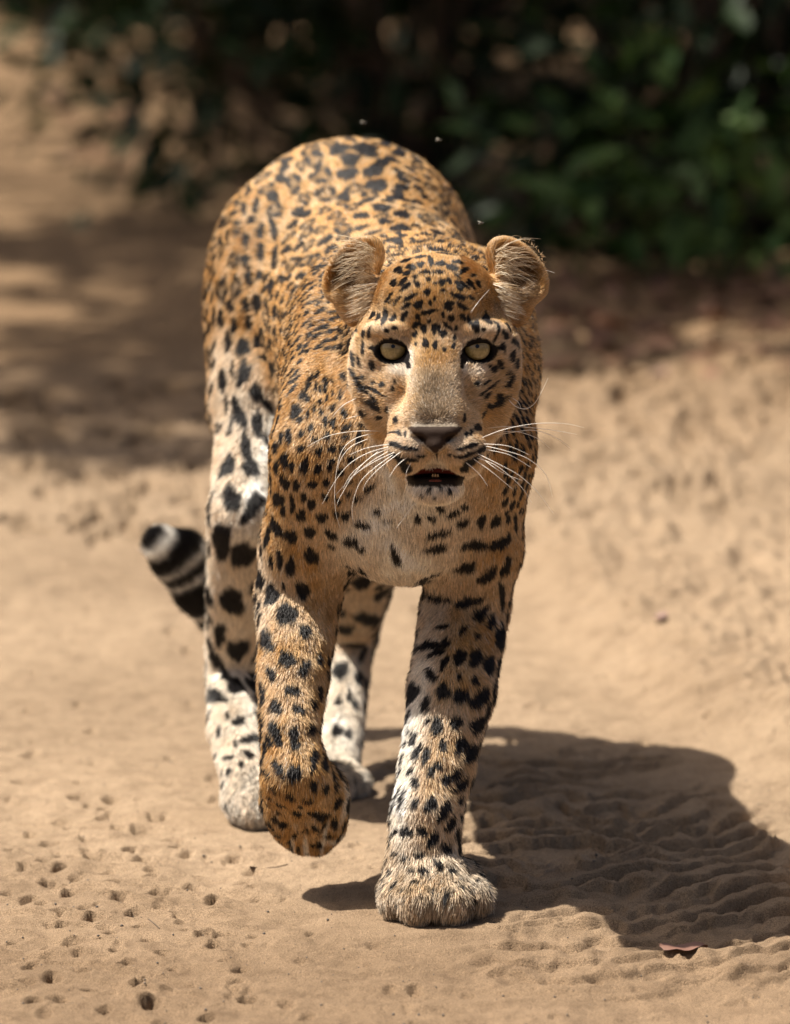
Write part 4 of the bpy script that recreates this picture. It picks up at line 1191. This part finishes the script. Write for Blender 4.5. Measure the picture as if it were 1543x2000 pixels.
def lerp(A):
    q = A[T[ti]]
    return (q * (bc[:, :, None] if q.ndim == 3 else bc)).sum(1)


root = lerp(BV); rn = norm(lerp(BN)); rg = lerp(gro); rl = lerp(hlen); rt = lerp(tan); rw = lerp(tailw); rh = lerp(headm)
hh = (root - HO) @ HB.T / HS
k1, k2, k3, k4 = face_masks(hh)
keep = ~(k1 | k2 | k3 | k4)
root, rn, rg, rl, rt, rw, rh = (q[keep] for q in (root, rn, rg, rl, rt, rw, rh))
N = len(root)
gt = norm(rg - rn * (rg * rn).sum(1, keepdims=True))
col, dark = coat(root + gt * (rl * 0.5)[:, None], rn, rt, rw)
rp_ = lerp(paww)[keep]
jit = (rng.normal(size=N) * (0.24 + 0.12 * rp_) + 1.0).clip(0.3, 1.6)
jit = jit * (1 - rp_ * (0.16 + 0.34 * (noise3(root, 260, 61) > 0.2) + 0.12 * noise3(root, 700, 62)))
jit = jit[:, None]
col = col * jit
pale = (rng.random(N) < 0.05) & (dark < 0.5)
col[pale] = col[pale] * 0.5 + C_WHITE * 0.5
# lay of the hair
g = rg - rn * (rg * rn).sum(1, keepdims=True)
g = norm(g)
tx = np.cross(rn, g)
sw = 0.14 * noise3(root, 90, 11) + 0.10 * noise3(root, 330, 12)
g = norm(g + tx * sw[:, None] + rng.normal(size=(N, 3)) * 0.12)
lift = (0.36 + 0.11 * noise3(root, 200, 13) + 0.10 * rng.normal(size=N)).clip(0.12, 0.9)
ln = rl * (0.75 + 0.5 * rng.random(N)) * (1 + 0.15 * noise3(root, 45, 14))
d0 = norm(g + rn * (lift * 1.25)[:, None]); d1 = norm(g + rn * (lift * 0.30)[:, None])
d1 = d1 + np.array([0, 0, -1.0]) * np.clip((rl - 0.014) / 0.02, 0, 0.6)[:, None]
K = 4
pts = np.zeros((N, K, 3))
for i in range(K):
    t = i / (K - 1)
    pts[:, i] = root + (d0 * (t - 0.5 * t * t) * 1.0 + d1 * (0.5 * t * t + 0.0) * 1.1)[:, :] * (ln * 1.05)[:, None]
base_r = (0.00029 - 0.00009 * rh) * (0.8 + 0.4 * rng.random(N))
prof = np.array([1.0, 0.95, 0.7, 0.2])
rad = base_r[:, None] * prof[None]
fur = make_fur("fur", pts, rad, col, fur_mat, leopard)
print("hairs", N)

# --- long pale hair inside and below the ears
tp, tr, tc = [], [], []
for s in (-1, 1):
    for kind, n in ((0, 135), (1, 220), (2, 80)):
        q = rng.random((n, 8))
        if kind == 0:                                   # across the hollow
            a = np.stack([116 + 12 * q[:, 0], 204 - 62 * q[:, 1], -112 + 12 * q[:, 2]], 1)
            e = np.stack([140 + 68 * q[:, 3], a[:, 1] + 30 - 66 * q[:, 4], -110 + 22 * q[:, 5]], 1)
            mid = 0.5 * (a + e) + np.stack([0 * q[:, 0], 10 + 14 * q[:, 6], 20 + 16 * q[:, 7]], 1)
        elif kind == 1:                                 # tuft under the ear
            a = np.stack([104 + 22 * q[:, 0], 138 - 56 * q[:, 1], -108 + 20 * q[:, 2]], 1)
            e = np.stack([a[:, 0] + 30 + 28 * q[:, 3], a[:, 1] - 4 - 26 * q[:, 4], -100 + 18 * q[:, 5]], 1)
            mid = 0.5 * (a + e) + np.stack([0 * q[:, 0], 4 * q[:, 6], 14 + 10 * q[:, 7]], 1)
        else:                                           # rim hairs
            an_ = q[:, 0] * 3.6 - 1.2
            a = np.stack([160 + 52 * np.cos(an_), 166 + 56 * np.sin(an_), -140 + 0 * an_], 1)
            e = a + np.stack([4 * np.cos(an_) + 14 * (q[:, 1] - .5), 4 * np.sin(an_) + 12 * (q[:, 2] - .5), 10 * (q[:, 3] - .5)], 1)
            mid = 0.5 * (a + e)
        for A in (a, e, mid):
            A[:, 0] *= s
        st = []
        for t in (0, .25, .5, .75, 1):
            p = (1 - t) ** 2 * a + 2 * t * (1 - t) * mid + t * t * e
            st.append(HO + (p @ HB) * HS)
        tp.append(np.stack(st, 1))
        tr.append((0.00020 + 0.0001 * q[:, 6])[:, None] * np.array([1, .9, .75, .55, .15])[None])
        mix = rng.random((n, 1)) ** 0.8
        c0, c1 = (np.array([.9, .82, .64]), np.array([.34, .20, .085])) if kind == 0 else ((np.array([.92, .86, .72]), np.array([.5, .33, .16])) if kind == 1 else (np.array([.7, .5, .28]), np.array([.3, .16, .06])))
        tc.append(c0 * (1 - mix) + c1 * mix)
make_fur("ear_tuft", np.concatenate(tp), np.concatenate(tr), np.concatenate(tc), fur_mat, leopard)

# --- eyes
def cap_mesh(center, r, axis_, ang, rings=10, seg=40):
    ax = axis_ / np.linalg.norm(axis_)
    t1 = np.cross(ax, [0, 0, 1.0]); t1 /= np.linalg.norm(t1); t2 = np.cross(ax, t1)
    V = [center + ax * r]; Fc = []
    for i in range(1, rings + 1):
        a = ang * i / rings
        for j in range(seg):
            b_ = 2 * math.pi * j / seg
            V.append(center + r * (ax * math.cos(a) + math.sin(a) * (t1 * math.cos(b_) + t2 * math.sin(b_))))
    for j in range(seg):
        Fc.append((0, 1 + j, 1 + (j + 1) % seg))
    for i in range(rings - 1):
        for j in range(seg):
            a0 = 1 + i * seg + j; a1 = 1 + i * seg + (j + 1) % seg
            Fc.append((a0, a0 + seg, a1 + seg, a1))
    return V, Fc


scl_mat, nt, b = nodemat("eye_sclera")
b.inputs['Base Color'].default_value = (0.012, 0.008, 0.006, 1); b.inputs['Roughness'].default_value = 0.12
pup_mat, nt, b = nodemat("eye_pupil")
b.inputs['Base Color'].default_value = (0.003, 0.003, 0.003, 1); b.inputs['Roughness'].default_value = 0.1
iris_mat, nt, b = nodemat("eye_iris")
tcn = nt.nodes.new('ShaderNodeAttribute'); tcn.attribute_name = "radial"
nz = nt.nodes.new('ShaderNodeTexNoise'); nz.inputs['Scale'].default_value = 420; nz.inputs['Detail'].default_value = 5
tcg = nt.nodes.new('ShaderNodeTexCoord')
nt.links.new(tcg.outputs['Object'], nz.inputs['Vector'])
rp = nt.nodes.new('ShaderNodeValToRGB')
e = rp.color_ramp.elements
e[0].position = 0.0; e[0].color = (0.36, 0.22, 0.055, 1)
e[1].position = 1.0; e[1].color = (0.045, 0.03, 0.012, 1)
x = e.new(0.22); x.color = (0.30, 0.22, 0.08, 1)
x = e.new(0.80); x.color = (0.35, 0.27, 0.11, 1)
x = e.new(0.93); x.color = (0.22, 0.16, 0.06, 1)
nt.links.new(tcn.outputs['Fac'], rp.inputs[0])
mx = nt.nodes.new('ShaderNodeMixRGB'); mx.blend_type = 'MULTIPLY'; mx.inputs[0].default_value = 0.55
cr = nt.nodes.new('ShaderNodeValToRGB'); cr.color_ramp.elements[0].position = 0.35; cr.color_ramp.elements[1].position = 0.62
cr.color_ramp.elements[0].color = (0.45, 0.42, 0.35, 1)
nt.links.new(nz.outputs[0], cr.inputs[0])
nt.links.new(rp.outputs[0], mx.inputs[1]); nt.links.new(cr.outputs[0], mx.inputs[2])
nt.links.new(mx.outputs[0], b.inputs['Base Color'])
b.inputs['Roughness'].default_value = 0.25
b.inputs['Coat Weight'].default_value = 1.0; b.inputs['Coat Roughness'].default_value = 0.03
for s in (-1, 1):
    c = L(s * 82, 9, -27)
    ax = L(s * 81.5, 13.5, 6) - c
    V, Fc = cap_mesh(c, 33 * HS, ax, math.pi * 0.97, 28, 48)
    eye = mesh_obj("eye", V, Fc, scl_mat, leopard)
    V, Fc = cap_mesh(c, 33.5 * HS, ax, math.asin(25.5 / 33.5), 14, 48)
    iris = mesh_obj("iris", V, Fc, iris_mat, eye)
    a = iris.data.attributes.new("radial", 'FLOAT', 'POINT')
    axn = ax / np.linalg.norm(ax)
    a.data.foreach_set('value', [min(1.0, float(np.linalg.norm(np.cross(np.array(v) - c, axn)) / (25.5 * HS))) for v in V])
    V, Fc = cap_mesh(c, 33.9 * HS, ax, math.asin(4.0 / 33.9), 4, 24)
    mesh_obj("pupil", V, Fc, pup_mat, eye)

# --- teeth and tongue in the open mouth
tooth_mat, nt, b = nodemat("tooth"); b.inputs['Base Color'].default_value = (0.42, 0.27, 0.13, 1); b.inputs['Roughness'].default_value = 0.3
ton_mat, nt, b = nodemat("tongue"); b.inputs['Base Color'].default_value = (0.16, 0.03, 0.02, 1); b.inputs['Roughness'].default_value = 0.35
V, Fc = [], []
for i in range(9):
    for j in range(12):
        a = math.pi * i / 8; bb = 2 * math.pi * j / 12
        V.append(L(30 * math.sin(a) * math.cos(bb), -246 + 7 * math.sin(a) * math.sin(bb), 44 + 44 * math.cos(a)))
for i in range(8):
    for j in range(12):
        Fc.append((i * 12 + j, i * 12 + (j + 1) % 12, i * 12 + 12 + (j + 1) % 12, i * 12 + 12 + j))
mesh_obj("tongue", V, Fc, ton_mat, leopard)
for k, uu in enumerate((-4.5, 0.2, 5)):
    V, Fc = [], []
    for i, (rr_, vv) in enumerate(((1.9, 0), (2.0, 2), (1.5, 4.5), (0.4, 6))):
        for j in range(6):
            V.append(L(uu + rr_ * math.cos(j * 1.047), -238 + vv, 78 - 0.1 * abs(uu) + rr_ * 0.7 * math.sin(j * 1.047)))
    for i in range(3):
        for j in range(6):
            Fc.append((i * 6 + j, i * 6 + (j + 1) % 6, i * 6 + 6 + (j + 1) % 6, i * 6 + 6 + j))
    mesh_obj("tooth", V, Fc, tooth_mat, leopard)

# --- whiskers
WH = """520,1285 400,1320 300,1380 225,1470 150,1600;525,1292 420,1340 330,1430 250,1560 232,1605;515,1310 430,1360 340,1430 270,1500 215,1560;600,1300 480,1390 400,1470 375,1525;545,1325 440,1400 360,1480 318,1600 320,1690;485,1205 330,1205 180,1230 60,1290;415,1245 300,1295 240,1370 225,1430;455,1215 330,1245 250,1320 215,1480 215,1640 240,1745;530,1270 400,1290 300,1330;620,1340 560,1390 520,1450;640,1370 615,1420 610,1480;480,1300 380,1380 300,1450 255,1530;560,1310 450,1360 350,1420 290,1470;350,1015 260,1060 200,1125;375,1115 320,1124 270,1138;680,1590 620,1660 555,1755;672,1592 615,1675 565,1740
1020,1240 1150,1190 1320,1158 1480,1158 1590,1180;1030,1190 1200,1177 1400,1195 1560,1222;1040,1240 1180,1215 1320,1200 1440,1240 1525,1300;1050,1230 1200,1205 1330,1240 1410,1300;1040,1280 1150,1305 1280,1350 1380,1440 1415,1560;1000,1320 1120,1380 1230,1440 1330,1530 1420,1650;1010,1335 1130,1420 1250,1470;980,1350 1080,1420 1200,1520;1045,1300 1180,1330 1300,1400;940,1370 1010,1430 1060,1500;1030,1270 1170,1280 1290,1330;1000,1345 1110,1390 1240,1500 1300,1590;1170,1015 1210,1060 1270,1080 1330,1040 1398,910;1180,1010 1230,1040 1250,1080;965,560 1000,500 1070,420;960,552 985,520 1010,492;1340,300 1395,308 1440,322;330,290 260,300 140,330"""
wh_mat, nt, b = nodemat("whisker"); b.inputs['Base Color'].default_value = (0.93, 0.89, 0.82, 1); b.inputs['Roughness'].default_value = 0.35
for line in WH.replace('\n', ';').split(';'):
    pts_ = [tuple(float(q) for q in t.split(',')) for t in line.split()]
    pts_ = [(580 + x / 2.857, 420 + y / 2.857) for x, y in pts_]
    hit = on_skin(*pts_[0])
    w0 = 60.0 if hit is None else float((hit[0] - HO) @ HW / HS)
    if hit is not None and w0 < -250: w0 = -120
    ctrl = []; run = 0
    for i, (x, y) in enumerate(pts_):
        if i: run += math.hypot(x - pts_[i - 1][0], y - pts_[i - 1][1])
        ctrl.append(np.array([x - 850, 690 - y, w0 + 10 * math.sin(min(run / 60, 1.5)) + (3 if i else -3) - 0.10 * max(run - 60, 0)]))
    cp = [ctrl[0]] + ctrl + [ctrl[-1]]
    path = []
    for i in range(1, len(cp) - 2):
        for k in range(6):
            t = k / 6
            p0, p1, p2, p3 = cp[i - 1], cp[i], cp[i + 1], cp[i + 2]
            path.append(0.5 * (2 * p1 + (p2 - p0) * t + (2 * p0 - 5 * p1 + 4 * p2 - p3) * t * t + (3 * p1 - p0 - 3 * p2 + p3) * t ** 3))
    path.append(cp[-2])
    path = [L(*q) for q in path]
    V, Fc = [], []
    n = len(path)
    for i, q in enumerate(path):
        tg = path[min(i + 1, n - 1)] - path[max(i - 1, 0)]; tg /= np.linalg.norm(tg)
        n1 = np.cross(tg, HW); n1 /= np.linalg.norm(n1); n2 = np.cross(tg, n1)
        r = 0.00036 * (1 - i / (n - 1)) ** 0.7 + 0.00009
        for j in range(5):
            V.append(q + r * (n1 * math.cos(j * 1.2566) + n2 * math.sin(j * 1.2566)))
    for i in range(n - 1):
        for j in range(5):
            Fc.append((i * 5 + j, i * 5 + (j + 1) % 5, i * 5 + 5 + (j + 1) % 5, i * 5 + 5 + j))
    mesh_obj("whisker", V, Fc, wh_mat, leopard)

# ------------------------------------------------------------------ small things
fly_mat, nt, b = nodemat("fly_body"); b.inputs['Base Color'].default_value = (0.05, 0.04, 0.03, 1); b.inputs['Roughness'].default_value = 0.4
wing_mat, nt, b = nodemat("fly_wing"); b.inputs['Base Color'].default_value = (0.55, 0.5, 0.42, 1); b.inputs['Roughness'].default_value = 0.3
b.inputs['Alpha'].default_value = 0.55


def ball(c, r, ax, seg=8, rings=6):
    V, Fc = [], []
    for i in range(rings + 1):
        for j in range(seg):
            a = math.pi * i / rings; q_ = 2 * math.pi * j / seg
            V.append(c + ax[0] * r[0] * math.cos(a) + ax[1] * r[1] * math.sin(a) * math.cos(q_) + ax[2] * r[2] * math.sin(a) * math.sin(q_))
    for i in range(rings):
        for j in range(seg):
            Fc.append((i * seg + j, i * seg + (j + 1) % seg, (i + 1) * seg + (j + 1) % seg, (i + 1) * seg + j))
    return V, Fc


def fly(px, py, Y, yaw, label, sit=False):
    c = P(px, py, Y)
    if sit:
        hit = on_skin(px, py)
        c = hit[0] + hit[1] * 0.008
    o = empty("fly", tuple(c)); tag(o, label, "fly", "flies around the leopard")
    a = np.array([math.cos(yaw), math.sin(yaw), 0.15]); a /= np.linalg.norm(a)
    s_ = np.cross([0, 0, 1.0], a); s_ /= np.linalg.norm(s_); u_ = np.cross(a, s_)
    ax = (a, s_, u_)
    for nm, off, r in (("abdomen", -0.0022, (.0022, .0012, .0012)), ("thorax", 0.0004, (.0014, .0012, .0012)), ("head", 0.0022, (.0008, .0009, .0008))):
        V, Fc = ball(c + a * off, r, ax)
        mesh_obj(nm, V, Fc, fly_mat, o)
    for sg in (-1, 1):
        r0 = c + u_ * 0.0008
        d = s_ * sg * 0.8 - a * 0.55 + u_ * 0.35; d /= np.linalg.norm(d)
        w_ = np.cross(d, u_); w_ /= np.linalg.norm(w_)
        ln_ = 0.0052
        V = [r0, r0 + d * ln_ * .35 + w_ * .0010, r0 + d * ln_ * .75 + w_ * .0012, r0 + d * ln_, r0 + d * ln_ * .75 - w_ * .0009, r0 + d * ln_ * .35 - w_ * .0008]
        V = V + [v + u_ * 0.00006 for v in V]
        Fc = [(0, 1, 2, 3, 4, 5), (11, 10, 9, 8, 7, 6)] + [(i, (i + 1) % 6, 6 + (i + 1) % 6, 6 + i) for i in range(6)]
        mesh_obj("wing", V, Fc, wing_mat, o, smooth=False)


fly(711, 240, 7.6, 0.3, "tiny fly hovering just above the top of the leopard's rump")
fly(858, 274, 7.4, 0.1, "tiny fly in the air right of the leopard's rump")
fly(941, 436, 7.1, 0.5, "tiny fly in the air above the leopard's right ear")
fly(789, 375, 7.4, 2.0, "tiny fly sitting high on the leopard's spotted back", True)
fly(819, 437, 7.3, 1.0, "tiny fly sitting low on the leopard's back behind its head", True)

# one dry leaf in the shadow at lower right
dry, nt, b = nodemat("dry_leaf")
n_ = nt.nodes.new('ShaderNodeTexNoise'); n_.inputs['Scale'].default_value = 120
r_ = nt.nodes.new('ShaderNodeValToRGB'); r_.color_ramp.elements[0].color = (0.10, 0.045, 0.03, 1); r_.color_ramp.elements[1].color = (0.22, 0.11, 0.075, 1)
nt.links.new(n_.outputs[0], r_.inputs[0]); nt.links.new(r_.outputs[0], b.inputs['Base Color']); b.inputs['Roughness'].default_value = 0.6


def lying_leaf(px, py, length, width, yaw, label):
    p = G(px, py)
    V, Fc = [], []
    n = 12
    ca, sa = math.cos(yaw), math.sin(yaw)
    gz = sum(ground_z(p[0] + ca * length * t, p[1] + sa * length * t) for t in (-.4, 0, .4)) / 3 + 0.0012
    for lay in (0, 1):
        for i in range(n + 1):
            t = i / n
            w_ = width * 0.5 * math.sin(math.pi * t ** 0.8) ** 0.8 + 0.0004
            for k in (-1, 0, 1):
                x = (t - 0.5) * length; y = k * w_
                z = gz + 0.0016 * abs(k) + 0.0016 * (t - 0.4) ** 2 * 4 - lay * 0.0005 + 0.0015 * math.sin(9 * t + k)
                wx, wy = p[0] + ca * x - sa * y, p[1] + sa * x + ca * y
                V.append((wx, wy, 0.5 * gz + 0.5 * ground_z(wx, wy) + 0.003 + (z - gz)))
        o_ = lay * 3 * (n + 1)
        for i in range(n):
            for k in (0, 1):
                f = (o_ + i * 3 + k, o_ + (i + 1) * 3 + k, o_ + (i + 1) * 3 + k + 1, o_ + i * 3 + k + 1)
                Fc.append(f if lay == 0 else f[::-1])
    o = mesh_obj("fallen_leaf", V, Fc, dry)
    tag(o, label, "leaf", "single leaves lying on the sand")


lying_leaf(1335, 1858, 0.050, 0.028, 0.05, "reddish dry leaf lying in the leopard's shadow at lower right")
lying_leaf(1290, 1275, 0.018, 0.02, 0.8, "small grey leaf scrap on the rough sand at right")


def twig(pp, r, label):
    path = [G(x, y) for x, y in pp]
    for q in path:
        q[2] = ground_z(q[0], q[1]) + r * 0.8
    V, Fc = [], []
    tube(V, Fc, path, [r * (1 - 0.5 * i / len(path)) for i in range(len(path))], 6)
    o = mesh_obj("twig", V, Fc, bark); tag(o, label, "twig", "twigs on the sand")


twig([(488, 1693), (512, 1690), (540, 1687), (562, 1686)], 0.0010, "thin dark twig lying on the sand below the lifted paw")
twig([(290, 1795), (302, 1806), (312, 1816)], 0.0009, "short twig lying among the pits at lower left")

# small stones and crumbs of soil
peb, nt, b = nodemat("pebble"); b.inputs['Base Color'].default_value = (0.10, 0.085, 0.075, 1); b.inputs['Roughness'].default_value = 0.8
pg = np.random.default_rng(91)
PV, PF = [], []
for i in range(420):
    px, py = pg.random() * 1543, 1430 + 570 * pg.random()
    p = G(px, py)
    r = 0.0007 + 0.0013 * pg.random() ** 3
    p[2] = ground_z(p[0], p[1]) + r * 0.5
    base = len(PV)
    for d in ((1, 0, 0), (-1, 0, 0), (0, 1, 0), (0, -1, 0), (0, 0, 1), (0, 0, -1)):
        PV.append(p + np.array(d) * r * (0.6 + 0.7 * pg.random(3)))
    for f in ((0, 2, 4), (2, 1, 4), (1, 3, 4), (3, 0, 4), (2, 0, 5), (1, 2, 5), (3, 1, 5), (0, 3, 5)):
        PF.append(tuple(base + q for q in f))
tag(mesh_obj("soil_crumbs", PV, PF, peb), "dark crumbs of soil scattered over the sand", "soil crumbs", None, "stuff")
